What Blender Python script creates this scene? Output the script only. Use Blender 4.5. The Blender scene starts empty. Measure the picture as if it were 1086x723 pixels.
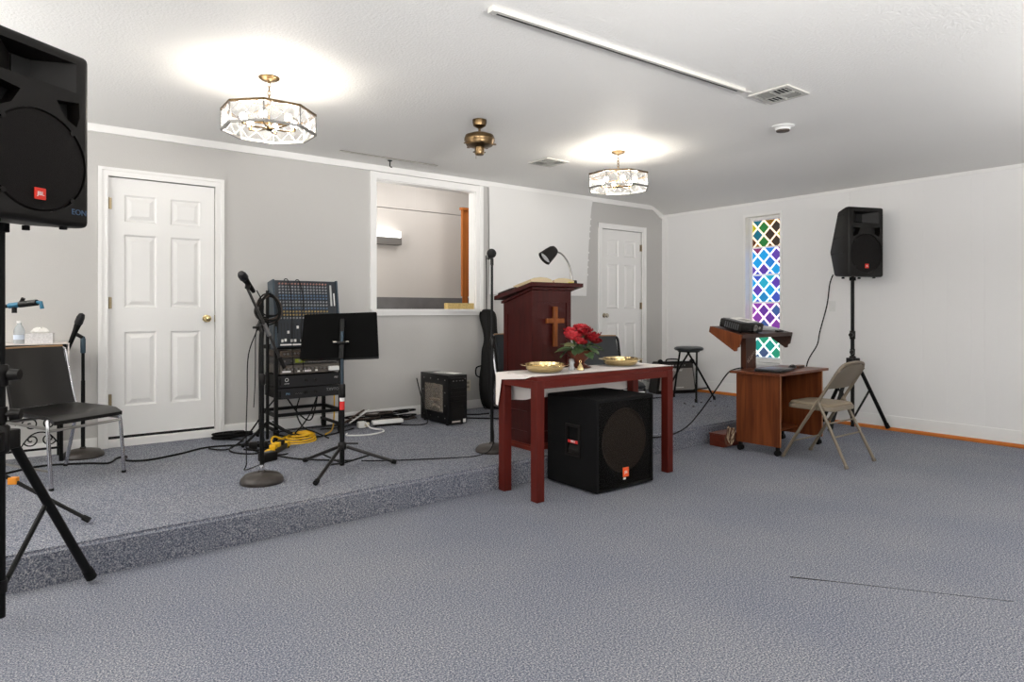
import bpy, bmesh, math, random
from math import sin, cos, pi, radians
from mathutils import Vector, Matrix, Euler

S = bpy.context.scene
COL = S.collection
# ------------------------------------------------------------------ camera
YAW = radians(37.6)
cd = bpy.data.cameras.new('camera'); cam = bpy.data.objects.new('camera', cd); COL.objects.link(cam)
cam.location = (0, 0, 1.225); cam.rotation_euler = (pi / 2, 0, -YAW)
cd.sensor_width = 36; cd.sensor_fit = 'HORIZONTAL'; cd.lens = 36 * 695 / 1086
cd.shift_y = -(361.5 - 329) / 1086; cd.clip_start = .05
S.camera = cam
# ------------------------------------------------------------------ world, lights, exposure
w = bpy.data.worlds.new('world'); S.world = w; w.use_nodes = True
w.node_tree.nodes['Background'].inputs[0].default_value = (.8, .87, 1, 1)
w.node_tree.nodes['Background'].inputs[1].default_value = .3
S.view_settings.view_transform = 'Standard'; S.view_settings.look = 'None'
S.view_settings.gamma = 1; S.view_settings.use_curve_mapping = False
S.view_settings.exposure = 0.5
try:
    S.cycles.use_denoising = True; S.cycles.denoising_prefilter = 'NONE'
    S.cycles.max_bounces = 8; S.cycles.diffuse_bounces = 4; S.cycles.glossy_bounces = 3
    S.cycles.transparent_max_bounces = 16; S.cycles.transmission_bounces = 4
    S.cycles.sample_clamp_indirect = 4; S.cycles.caustics_reflective = False; S.cycles.caustics_refractive = False
except Exception:
    pass
BULB = 125.0                      # radiance of the chandelier bulbs
def lamp(name, kind, loc, energy, color=(1, 1, 1), size=.2, rot=None, size_y=None):
    l = bpy.data.lights.new(name, kind); l.energy = energy; l.color = color
    if kind == 'AREA':
        l.size = size
        if size_y: l.shape = 'RECTANGLE'; l.size_y = size_y
    else: l.shadow_soft_size = size
    o = bpy.data.objects.new(name, l); COL.objects.link(o); o.location = loc
    if rot: o.rotation_euler = rot
    return o
# added fill lights out of view, brightening the ceiling and walls
for lx, ly, le in ((.6, -.9, 40), (3.4, -1.1, 40), (-1.8, 4.4, 75), (-1.8, 2.0, 60), (5.2, -.6, 62)):      # added area lights facing up, to lift the ceiling
    lamp('fill_uplight', 'AREA', (lx, ly, 1.75), le, (1, .985, .96), 1.2, (pi, 0, 0), 1.2)
def aimed(loc, tgt, energy, size, spread):
    q = (Vector(tgt) - Vector(loc)).to_track_quat('-Z', 'Y').to_euler()
    o = lamp('fill_flood', 'AREA', loc, energy, (1, .985, .965), size, q, size); o.data.spread = radians(spread)
aimed((1.2, -2.2, 1.6), (3.2, 4.6, 3.6), 27, 1.2, 64)      # added fill, aimed up at the ceiling and the upper walls
aimed((-1.9, -.6, 1.6), (4.8, 3.8, 3.5), 23, 1.2, 64)

# ------------------------------------------------------------------ materials
def srgb(c):
    return tuple((v / 255 / 12.92) if v <= 10 else ((v / 255 + .055) / 1.055) ** 2.4 for v in c) + (1,)
MC = {}
def nt(name):
    m = bpy.data.materials.new(name); m.use_nodes = True
    n = m.node_tree.nodes; return m, n, m.node_tree.links, n['Principled BSDF']
def mat(name, rgb, rough=.5, metal=0, noise=0, nscale=20, bump=0, bscale=60, spec=None, stretch=None):
    if name in MC: return MC[name]
    m, n, l, b = nt(name)
    c = srgb(rgb); b.inputs['Base Color'].default_value = c
    b.inputs['Roughness'].default_value = rough; b.inputs['Metallic'].default_value = metal
    if spec is not None: b.inputs['Specular IOR Level'].default_value = spec
    tc = n.new('ShaderNodeTexCoord')
    vec = tc.outputs['Object']
    if stretch:
        mp = n.new('ShaderNodeMapping'); mp.inputs['Scale'].default_value = stretch
        l.new(vec, mp.inputs['Vector']); vec = mp.outputs['Vector']
    if noise:
        t = n.new('ShaderNodeTexNoise'); t.inputs['Scale'].default_value = nscale; t.inputs['Detail'].default_value = 5
        l.new(vec, t.inputs['Vector'])
        r = n.new('ShaderNodeValToRGB')
        r.color_ramp.elements[0].position = .3; r.color_ramp.elements[1].position = .7
        r.color_ramp.elements[0].color = tuple(v * (1 - noise) for v in c[:3]) + (1,)
        r.color_ramp.elements[1].color = tuple(min(1, v * (1 + noise)) for v in c[:3]) + (1,)
        l.new(t.outputs['Fac'], r.inputs['Fac']); l.new(r.outputs['Color'], b.inputs['Base Color'])
    if bump:
        t = n.new('ShaderNodeTexNoise'); t.inputs['Scale'].default_value = bscale; t.inputs['Detail'].default_value = 3
        l.new(vec, t.inputs['Vector'])
        bp = n.new('ShaderNodeBump'); bp.inputs['Strength'].default_value = bump; bp.inputs['Distance'].default_value = .01
        l.new(t.outputs['Fac'], bp.inputs['Height']); l.new(bp.outputs['Normal'], b.inputs['Normal'])
    MC[name] = m; return m
def emis(name, rgb, s):
    if name in MC: return MC[name]
    m, n, l, b = nt(name)
    b.inputs['Base Color'].default_value = srgb(rgb); b.inputs['Emission Color'].default_value = srgb(rgb)
    b.inputs['Emission Strength'].default_value = s; MC[name] = m; return m
def carpet(name):
    m, n, l, b = nt(name)
    tc = n.new('ShaderNodeTexCoord')
    t = n.new('ShaderNodeTexNoise'); t.inputs['Scale'].default_value = 150; t.inputs['Detail'].default_value = 4; t.inputs['Roughness'].default_value = .8
    l.new(tc.outputs['Object'], t.inputs['Vector'])
    r = n.new('ShaderNodeValToRGB'); e = r.color_ramp.elements
    e[0].position = .36; e[0].color = srgb((54, 58, 70)); e[1].position = .66; e[1].color = srgb((204, 200, 196))
    k = e.new(.5); k.color = srgb((116, 120, 132))
    l.new(t.outputs['Fac'], r.inputs['Fac'])
    t2 = n.new('ShaderNodeTexNoise'); t2.inputs['Scale'].default_value = 1.1; t2.inputs['Detail'].default_value = 4
    l.new(tc.outputs['Object'], t2.inputs['Vector'])
    mx = n.new('ShaderNodeMixRGB'); mx.blend_type = 'MULTIPLY'; mx.inputs['Fac'].default_value = 1
    r2 = n.new('ShaderNodeValToRGB'); r2.color_ramp.elements[0].position = .35; r2.color_ramp.elements[1].position = .65
    r2.color_ramp.elements[0].color = (.86, .88, .93, 1); r2.color_ramp.elements[1].color = (1, 1, 1, 1)
    l.new(t2.outputs['Fac'], r2.inputs['Fac'])
    l.new(r.outputs['Color'], mx.inputs['Color1']); l.new(r2.outputs['Color'], mx.inputs['Color2'])
    l.new(mx.outputs['Color'], b.inputs['Base Color'])
    b.inputs['Roughness'].default_value = .95; b.inputs['Specular IOR Level'].default_value = .1
    bp = n.new('ShaderNodeBump'); bp.inputs['Strength'].default_value = .2; bp.inputs['Distance'].default_value = .004
    l.new(t.outputs['Fac'], bp.inputs['Height']); l.new(bp.outputs['Normal'], b.inputs['Normal'])
    return m
def wood(name, c0, c1, axis='Z', rough=.35, scale=9, spec=.25):
    if name in MC: return MC[name]
    m, n, l, b = nt(name)
    tc = n.new('ShaderNodeTexCoord'); mp = n.new('ShaderNodeMapping')
    mp.inputs['Scale'].default_value = {'Z': (1, 1, .07), 'X': (.07, 1, 1), 'Y': (1, .07, 1)}[axis]
    l.new(tc.outputs['Object'], mp.inputs['Vector'])
    t = n.new('ShaderNodeTexNoise'); t.inputs['Scale'].default_value = scale * 4; t.inputs['Detail'].default_value = 8; t.inputs['Distortion'].default_value = .6
    l.new(mp.outputs['Vector'], t.inputs['Vector'])
    r = n.new('ShaderNodeValToRGB'); r.color_ramp.elements[0].position = .32; r.color_ramp.elements[1].position = .68
    r.color_ramp.elements[0].color = srgb(c0); r.color_ramp.elements[1].color = srgb(c1)
    l.new(t.outputs['Fac'], r.inputs['Fac']); l.new(r.outputs['Color'], b.inputs['Base Color'])
    b.inputs['Roughness'].default_value = rough; b.inputs['Specular IOR Level'].default_value = spec; MC[name] = m; return m
def panelled(name, rgb, axis, pitch, rough=.5):
    """vertical shallow grooves every PITCH metres, as fine relief"""
    m, n, l, b = nt(name)
    b.inputs['Base Color'].default_value = srgb(rgb); b.inputs['Roughness'].default_value = rough
    tc = n.new('ShaderNodeTexCoord'); sx = n.new('ShaderNodeSeparateXYZ'); l.new(tc.outputs['Object'], sx.inputs[0])
    d = n.new('ShaderNodeMath'); d.operation = 'DIVIDE'; d.inputs[1].default_value = pitch; l.new(sx.outputs[axis], d.inputs[0])
    f = n.new('ShaderNodeMath'); f.operation = 'FRACT'; l.new(d.outputs[0], f.inputs[0])
    g = n.new('ShaderNodeMath'); g.operation = 'GREATER_THAN'; g.inputs[1].default_value = .035; l.new(f.outputs[0], g.inputs[0])
    bp = n.new('ShaderNodeBump'); bp.inputs['Strength'].default_value = .35; bp.inputs['Distance'].default_value = .004
    l.new(g.outputs[0], bp.inputs['Height']); l.new(bp.outputs['Normal'], b.inputs['Normal'])
    return m
def clear(name, rgb, fac, rough=.05, base=None):
    if name in MC: return MC[name]
    m, n, l, b = nt(name)
    tr = n.new('ShaderNodeBsdfTransparent'); tr.inputs[0].default_value = srgb(rgb)
    b.inputs['Base Color'].default_value = srgb(base or rgb); b.inputs['Roughness'].default_value = rough
    mx = n.new('ShaderNodeMixShader'); mx.inputs[0].default_value = fac
    l.new(tr.outputs[0], mx.inputs[1]); l.new(b.outputs[0], mx.inputs[2])
    l.new(mx.outputs[0], n['Material Output'].inputs['Surface']); MC[name] = m; return m

M_wall = mat('grey_wall_paint', (196, 194, 191), .55, bump=.12, bscale=120)
M_ceil = mat('ceiling_texture', (240, 239, 236), .6, bump=.35, bscale=70)
M_white = mat('white_paint', (242, 241, 239), .38)
M_trim = mat('white_trim', (243, 242, 240), .35)
M_right = panelled('white_panelling', (238, 237, 236), 1, .2034)
M_track = mat('track_offwhite', (196, 194, 188), .5)
M_plain = mat('hall_wall_paint', (218, 217, 215), .6)
M_carpet = carpet('blue_grey_carpet')
M_black = mat('black_plastic', (14, 11, 9), .45, spec=.3, bump=.05, bscale=300)
M_black2 = mat('black_metal', (8, 8, 8), .5, spec=.22)
M_dark = mat('dark_recess', (7, 7, 8), .6)
M_rub = mat('black_rubber', (10, 10, 10), .75, spec=.25)
M_chrome = mat('chrome', (200, 200, 205), .18, 1)
M_steel = mat('steel', (150, 148, 145), .3, 1)
M_brass = mat('antique_brass', (112, 92, 66), .34, 1, noise=.25, nscale=30)
M_gold = mat('polished_gold', (224, 200, 148), .18, 1)
M_cherry = wood('cherry_stain', (50, 17, 16), (65, 23, 20), 'Z', .32)
M_table = wood('red_table_stain', (78, 20, 12), (92, 25, 15), 'X', .5)
M_walnut = wood('cart_veneer', (88, 44, 22), (124, 66, 34), 'Z', .38, 6)
M_walnutx = wood('cart_top_veneer', (86, 46, 30), (118, 68, 46), 'X', .33, 6)
M_oak = wood('cross_oak', (96, 50, 20), (130, 72, 32), 'Z', .4)
M_pine = wood('orange_pine', (176, 96, 36), (206, 124, 58), 'Y', .4, 5)
M_pinez = wood('recess_pine', (166, 92, 38), (198, 118, 54), 'Z', .4, 5)
M_vinyl = mat('black_vinyl', (20, 18, 17), .34, spec=.4)
M_beige = mat('beige_enamel', (120, 109, 93), .42)
M_beigev = mat('beige_vinyl', (134, 121, 102), .5)
M_cloth = mat('white_cloth', (232, 224, 218), .85, bump=.1, bscale=200)
M_paper = mat('white_paper', (235, 233, 228), .8)
M_page = mat('bible_pages', (186, 168, 136), .8, noise=.12, nscale=120, stretch=(1, 1, 30))
M_red = mat('flower_red', (138, 10, 22), .55, noise=.45, nscale=60)
M_leaf = mat('leaf_green', (70, 92, 58), .5, noise=.3, nscale=40)
M_leaf2 = mat('leaf_olive', (112, 118, 78), .5, noise=.25, nscale=40)
M_urn = mat('urn_brown', (84, 40, 26), .35, noise=.3, nscale=30)
M_cone = mat('speaker_cone', (178, 162, 148), .6)
M_grille = mat('speaker_grille', (17, 14, 13), .65, spec=.2, bump=.3, bscale=500)
M_orange = mat('logo_orange', (240, 92, 30), .4)
M_logored = mat('logo_red', (232, 52, 34), .4)
M_lett = mat('white_lettering', (240, 238, 235), .5)
M_yellow = mat('yellow_cord', (226, 176, 22), .45)
M_wplast = mat('white_plastic', (228, 228, 226), .4)
M_blueT = mat('blue_tape', (40, 110, 140), .5)
M_bluebk = mat('mixer_blue', (34, 42, 52), .45)
M_grey = mat('grey_grille_cloth', (150, 145, 140), .8, bump=.3, bscale=400)
M_tan = mat('tan_card', (196, 170, 110), .7, noise=.2, nscale=60)
M_base = mat('mic_base_iron', (54, 48, 44), .45, noise=.2, nscale=40)
M_bag = mat('guitar_bag_nylon', (13, 12, 11), .65, spec=.25, bump=.25, bscale=25)
def cutglass(name):
    m, n, l, b = nt(name)
    tr_ = n.new('ShaderNodeBsdfTransparent'); tl = n.new('ShaderNodeBsdfTranslucent'); tl.inputs[0].default_value = (.95, .95, .95, 1)
    b.inputs['Base Color'].default_value = (.9, .9, .9, 1); b.inputs['Roughness'].default_value = .15
    m1 = n.new('ShaderNodeMixShader'); m1.inputs[0].default_value = .5; l.new(b.outputs[0], m1.inputs[1]); l.new(tl.outputs[0], m1.inputs[2])
    t = n.new('ShaderNodeTexNoise'); t.inputs['Scale'].default_value = 38; tc = n.new('ShaderNodeTexCoord'); l.new(tc.outputs['Object'], t.inputs['Vector'])
    r = n.new('ShaderNodeMapRange'); r.inputs[1].default_value = .35; r.inputs[2].default_value = .65; r.inputs[3].default_value = .015; r.inputs[4].default_value = .08; l.new(t.outputs['Fac'], r.inputs[0])
    m2 = n.new('ShaderNodeMixShader'); l.new(r.outputs[0], m2.inputs[0]); l.new(tr_.outputs[0], m2.inputs[1]); l.new(m1.outputs[0], m2.inputs[2])
    l.new(m2.outputs[0], n['Material Output'].inputs['Surface']); return m
M_glasscut = cutglass('cut_glass')
M_came = clear('bevel_line', (240, 240, 242), .35, .2)
M_bulb = emis('bulb_glow', (255, 246, 232), BULB)
M_screen = mat('screen_fabric', (233, 232, 230), .7)
M_recess = panelled('recess_panelling', (206, 200, 194), 0, .14)
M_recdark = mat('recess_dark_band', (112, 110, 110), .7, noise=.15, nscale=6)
M_flame = mat('sticker_red', (206, 40, 36), .5)

# ------------------------------------------------------------------ mesh helpers
BM = bmesh.new
I4 = Matrix.Identity(4)
def rot(ax, deg): return Matrix.Rotation(radians(deg), 4, ax)
def tr(x, y, z): return Matrix.Translation((x, y, z))
def box(bm, c, s, m=I4, bev=0):
    vs = [bm.verts.new(m @ Vector((c[0] + s[0] / 2 * a, c[1] + s[1] / 2 * b, c[2] + s[2] / 2 * d)))
          for a in (-1, 1) for b in (-1, 1) for d in (-1, 1)]
    fs = [bm.faces.new([vs[i] for i in f]) for f in ((0, 1, 3, 2), (4, 6, 7, 5), (0, 4, 5, 1), (2, 3, 7, 6), (0, 2, 6, 4), (1, 5, 7, 3))]
    if bev:
        es = list({e for f in fs for e in f.edges})
        bmesh.ops.bevel(bm, geom=es, offset=bev, segments=2, affect='EDGES', profile=.5)
    return bm
def box2(bm, a, b, m=I4, bev=0):
    return box(bm, [(a[i] + b[i]) / 2 for i in range(3)], [abs(b[i] - a[i]) for i in range(3)], m, bev)
def ring(bm, c, u, v, ru, rv, n, m):
    return [bm.verts.new(m @ (c + u * (ru * cos(2 * pi * k / n)) + v * (rv * sin(2 * pi * k / n)))) for k in range(n)]
def skin(bm, rings, cap=True, closed=False):
    n = len(rings[0])
    prs = list(zip(rings, rings[1:])) + ([(rings[-1], rings[0])] if closed else [])
    for a, b in prs:
        for k in range(n): bm.faces.new((a[k], a[(k + 1) % n], b[(k + 1) % n], b[k]))
    if cap and not closed:
        bm.faces.new(rings[0][::-1]); bm.faces.new(rings[-1])
def tube(bm, pts, r, n=8, m=I4, closed=False):
    pts = [Vector(p) for p in pts]; R = []
    rr = r if isinstance(r, (list, tuple)) else [r] * len(pts)
    N = len(pts); prev = None
    for i, p in enumerate(pts):
        if closed: t = pts[(i + 1) % N] - pts[i - 1]
        else: t = pts[min(i + 1, N - 1)] - pts[max(i - 1, 0)]
        t = t.normalized() if t.length > 1e-9 else Vector((0, 0, 1))
        if prev is None:
            u = t.cross(Vector((0, 0, 1)) if abs(t.z) < .9 else Vector((1, 0, 0))).normalized()
        else:
            u = (prev - t * prev.dot(t))
            u = u.normalized() if u.length > 1e-6 else t.orthogonal().normalized()
        prev = u; R.append(ring(bm, p, u, t.cross(u), rr[i], rr[i], n, m))
    skin(bm, R, True, closed); return bm
def cyl(bm, a, b, r0, r1=None, n=16, m=I4): return tube(bm, [a, b], [r0, r0 if r1 is None else r1], n, m)
def lathe(bm, prof, c=(0, 0, 0), n=24, m=I4):
    c = Vector(c); X = Vector((1, 0, 0)); Y = Vector((0, 1, 0))
    skin(bm, [ring(bm, c + Vector((0, 0, z)), X, Y, max(r, 1e-4), max(r, 1e-4), n, m) for r, z in prof]); return bm
def sph(bm, c, r, m=I4, seg=12, sc=(1, 1, 1)):
    bmesh.ops.create_uvsphere(bm, u_segments=seg, v_segments=max(6, seg // 2 + 2), radius=1, matrix=m @ tr(*c) @ Matrix.Diagonal((r * sc[0], r * sc[1], r * sc[2], 1))); return bm
def prism(bm, poly, d0, d1, m=I4, plane='XZ'):
    def V(p, d): return m @ Vector({'XZ': (p[0], d, p[1]), 'YZ': (d, p[0], p[1]), 'XY': (p[0], p[1], d)}[plane])
    a = [bm.verts.new(V(p, d0)) for p in poly]; b = [bm.verts.new(V(p, d1)) for p in poly]
    skin(bm, [a, b]); return bm
def smoothpts(pts, n=6, closed=False):
    P = [Vector(p) for p in pts]; out = []; L = len(P)
    segs = L if closed else L - 1
    for i in range(segs):
        g = (lambda k: P[k % L]) if closed else (lambda k: P[max(0, min(L - 1, k))])
        p0, p1, p2, p3 = g(i - 1), g(i), g(i + 1), g(i + 2)
        for k in range(n):
            t = k / n
            out.append(.5 * ((2 * p1) + (p2 - p0) * t + (2 * p0 - 5 * p1 + 4 * p2 - p3) * t * t + (3 * p1 - p0 - 3 * p2 + p3) * t ** 3))
    if not closed: out.append(P[-1])
    return out
def finish(o, bm, smooth):
    bmesh.ops.recalc_face_normals(bm, faces=bm.faces)
    bm.to_mesh(o.data); bm.free()
    if smooth:
        o.data.polygons.foreach_set('use_smooth', [True] * len(o.data.polygons))
        try: o.data.set_sharp_from_angle(angle=radians(38))
        except Exception: pass
def obj(name, bm, m, parent=None, smooth=True, loc=None, rotz=None):
    me = bpy.data.meshes.new(name); o = bpy.data.objects.new(name, me)
    finish(o, bm, smooth); me.materials.append(m); COL.objects.link(o)
    if parent: o.parent = parent
    if loc: o.location = loc
    if rotz is not None: o.rotation_euler = (0, 0, rotz)
    return o
def tag(o, label, cat, group=None):
    o['label'] = label; o['category'] = cat
    if group: o['group'] = group
    return o
def thing(name, label, cat, loc=(0, 0, 0), rotz=0, group=None):
    o = bpy.data.objects.new(name, None); COL.objects.link(o); o.location = loc; o.rotation_euler = (0, 0, rotz)
    o.empty_display_size = .1
    return tag(o, label, cat, group)
def struct(name, bm, m, parent=None, smooth=False):
    o = obj(name, bm, m, parent, smooth)
    if parent is None: o['kind'] = 'structure'
    return o
def sempty(name, loc=(0, 0, 0)):
    o = bpy.data.objects.new(name, None); COL.objects.link(o); o.location = loc; o['kind'] = 'structure'; return o
def copy_tree(o, parent=None):
    c = o.copy(); COL.objects.link(c)
    if parent: c.parent = parent
    for ch in list(o.children): copy_tree(ch, c)
    return c
def cut(bm, cutters, m=I4):
    """boolean difference, done on temporary objects"""
    def tmp(b):
        bmesh.ops.recalc_face_normals(b, faces=b.faces)
        me = bpy.data.meshes.new('tmp'); b.to_mesh(me); b.free(); o = bpy.data.objects.new('tmp', me); COL.objects.link(o); return o
    a = tmp(bm); cs = [tmp(c) for c in cutters]
    for c in cs:
        md = a.modifiers.new('b', 'BOOLEAN'); md.operation = 'DIFFERENCE'; md.object = c; md.solver = 'EXACT'
    bpy.context.view_layer.update()
    dg = bpy.context.evaluated_depsgraph_get()
    me = bpy.data.meshes.new_from_object(a.evaluated_get(dg))
    out = bmesh.new(); out.from_mesh(me)
    for o in [a] + cs:
        d = o.data; bpy.data.objects.remove(o); bpy.data.meshes.remove(d)
    bpy.data.meshes.remove(me); return out
def text(name, s, size, m, parent, loc, rt, ext=.0008, align='CENTER'):
    cu = bpy.data.curves.new('txt', 'FONT'); cu.body = s; cu.size = size; cu.extrude = ext; cu.align_x = align; cu.align_y = 'CENTER'
    cu.resolution_u = 3
    o = bpy.data.objects.new('txt', cu); COL.objects.link(o)
    bpy.context.view_layer.update(); dg = bpy.context.evaluated_depsgraph_get()
    me = bpy.data.meshes.new_from_object(o.evaluated_get(dg)); bpy.data.objects.remove(o); bpy.data.curves.remove(cu)
    me.name = name; me.materials.clear(); me.materials.append(m)
    t = bpy.data.objects.new(name, me); COL.objects.link(t); t.parent = parent; t.location = loc; t.rotation_euler = rt
    return t
FRONT = (pi / 2, 0, 0)            # text that stands upright and faces local -y
def cord(label, pts, r, m, name='cable', z0=None, n=6, group=None, cat='cable', sm=7):
    bm = BM(); tube(bm, smoothpts(pts, sm), r, n)
    o = obj(name, bm, m); return tag(o, label, cat, group)

# ------------------------------------------------------------------ structure
ZS, ZC, YB, XR = .165, 2.645, 5.89, 7.16
XL, YF = -2.6, -7.0
def sfront(x): return 3.56 + .024 * x          # the stage's front edge runs slightly askew
fl = struct('floor', box2(BM(), (XL, YF, -.1), (XR, YB, 0)), M_carpet)
bm = BM(); prism(bm, [(XL, sfront(XL)), (XR - .016, sfront(XR)), (XR - .016, YB - .002), (XL + .001, YB - .002)], .0005, ZS, plane='XY')
es = [e for e in bm.edges if abs(e.verts[0].co.z - ZS) < 1e-4 and abs(e.verts[1].co.z - ZS) < 1e-4 and e.verts[0].co.y < 4 and e.verts[1].co.y < 4]
bmesh.ops.bevel(bm, geom=es, offset=.018, segments=3, affect='EDGES')
struct('floor_stage', bm, M_carpet)
# carpet seam that has opened on the floor, and crumbs on the stage
bm = BM(); tube(bm, [(2.847, 1.604, .0015), (2.96, 1.45, .002), (3.10, 1.25, .002), (3.352, .896, .0015)], [.003, .0012, .0009, .0008], 5)
obj('carpet_seam', bm, mat('seam_dark', (40, 38, 38), .9), fl)
# ceiling: flat, with a plastered fold down to the right wall that fans out from the back corner
bm = BM(); xs = [XL, 0, 2, 3.5, 4.5, 5] + [5 + .06 * k for k in range(1, 36)] + [XR]
ys = [YF, -4, -2, 0, 1.5, 2.5, 3.5, 4.2] + [4.2 + .07 * k for k in range(1, 24)] + [YB]
def zc(x, y):
    wd = .22 + min(1.5 * (YB - y), 1.7)
    s = max(0, 1 - (XR - x) / wd)
    return ZC - .115 * s
gv = [[bm.verts.new((x, y, zc(x, y))) for x in xs] for y in ys]
for j in range(len(ys) - 1):
    for i in range(len(xs) - 1): bm.faces.new((gv[j][i], gv[j + 1][i], gv[j + 1][i + 1], gv[j][i + 1]))
struct('ceiling', bm, M_ceil, smooth=True)

def holed(bm, x0, x1, z0, z1, holes, y0, y1):
    cx = sorted({x0, x1} | {h[0] for h in holes} | {h[1] for h in holes}); cz = sorted({z0, z1} | {h[2] for h in holes} | {h[3] for h in holes})
    for a, b in zip(cx, cx[1:]):
        run = None
        for c, d in zip(cz, cz[1:]):
            mx, mz = (a + b) / 2, (c + d) / 2
            if any(h[0] < mx < h[1] and h[2] < mz < h[3] for h in holes):
                if run: box2(bm, (a, y0, run[0]), (b, y1, run[1])); run = None
            else: run = (run[0], d) if run else (c, d)
        if run: box2(bm, (a, y0, run[0]), (b, y1, run[1]))
    return bm
D1 = (.612, 1.387); D2 = (5.965, 6.735); W = (2.854, 4.03, 1.234, 2.512)
struct('wall_back', holed(BM(), XL, XR, 0, 2.75, [(D1[0], D1[1], .166, 2.262), (D2[0], D2[1], .166, 2.268), W], YB, YB + .11), M_wall)
struct('wall_left', box2(BM(), (XL - .1, YF, 0), (XL, YB + .11, 2.75)), M_plain)
struct('wall_front', box2(BM(), (XL, YF - .1, 0), (XR, YF, 2.75)), wood('low_bounce_brown', (70, 50, 38), (92, 68, 52), 'Z', .5))  # unseen wall, its brown made up to weaken light bounced forward
# right wall: hung in sheets of panelling with a lancet of coloured glass
RW = (4.157, 4.608, .60, 2.36)
wr = sempty('wall_right')
bm = BM(); mx = Matrix(((0, 1, 0, 0), (1, 0, 0, 0), (0, 0, 1, 0), (0, 0, 0, 1)))
holed(bm, YF, YB + .11, 0, 2.75, [(RW[0], RW[1], RW[2], RW[3])], XR + .008, XR + .14)
for v in bm.verts: v.co = mx @ v.co
obj('backing', bm, M_white, wr, False)
seams = [YF, -5.2, -3.95, -2.7, -1.5, -.3, .92, 2.135, 3.352, 4.571, YB]
for a, b in zip(seams, seams[1:]):
    bm = BM(); holes = [(RW[0], RW[1], RW[2], RW[3])] if a < RW[1] and b > RW[0] else []
    hh = [(max(h[0], a + .002), min(h[1], b - .002), h[2], h[3]) for h in holes]
    gp0 = .0018 if abs(a - 3.352) < .01 else .0004; gp1 = .0018 if abs(b - 3.352) < .01 else .0004
    holed(bm, a + gp0, b - gp1, .0, 2.56, hh, XR, XR + .008)
    for v in bm.verts: v.co = mx @ v.co
    obj('wall_panel', bm, M_right, wr, False)
# trims
bm = BM(); prism(bm, [(XL, 2.584), (6.94, 2.584), (XR - .001, 2.462), (XR - .001, 2.526), (6.955, 2.643), (XL, 2.643)], YB - .022, YB - .001)
struct('trim_1', bm, M_trim)
bm = BM(); box2(bm, (XR - .012, YF, 2.50), (XR - .001, YB - .024, 2.525)); box2(bm, (XR - .02, YF, 2.514), (XR - .001, YB - .024, 2.53)); struct('trim_2', bm, M_trim)
bm = BM(); box2(bm, (XR - .012, YB - .085, ZS), (XR - .001, YB - .001, 2.5)); box2(bm, (XR - .022, YB - .03, ZS), (XR - .001, YB - .0015, 2.49)); struct('trim_3', bm, M_trim)
def base_run(name, x0, x1):
    bm = BM(); box2(bm, (x0, YB - .014, ZS), (x1, YB - .001, ZS + .082)); box2(bm, (x0, YB - .009, ZS + .08), (x1, YB - .001, ZS + .092)); struct(name, bm, M_trim)
base_run('baseboard_back', XL, .543); base_run('baseboard_back_middle', 1.452, 5.906); base_run('baseboard_back_right', 6.797, XR - .023)
bm = BM(); box2(bm, (XR - .014, YF, .034), (XR - .001, 3.72, .15)); struct('baseboard_right', bm, M_trim)
bm = BM(); box2(bm, (XR - .014, 3.74, ZS + .03), (XR - .001, YB - .088, ZS + .15)); struct('baseboard_right_stage', bm, M_trim)
def shoe(name, y0, y1, z):
    bm = BM(); prism(bm, [(XR - .035, z), (XR - .035, z + .018), (XR - .026, z + .032), (XR - .001, z + .036), (XR - .001, z)], y0, y1, plane='XZ'); struct(name, bm, M_pine)
shoe('trim_4', YF, 3.722, .0005); shoe('trim_5', 3.742, YB - .09, ZS)

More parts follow.
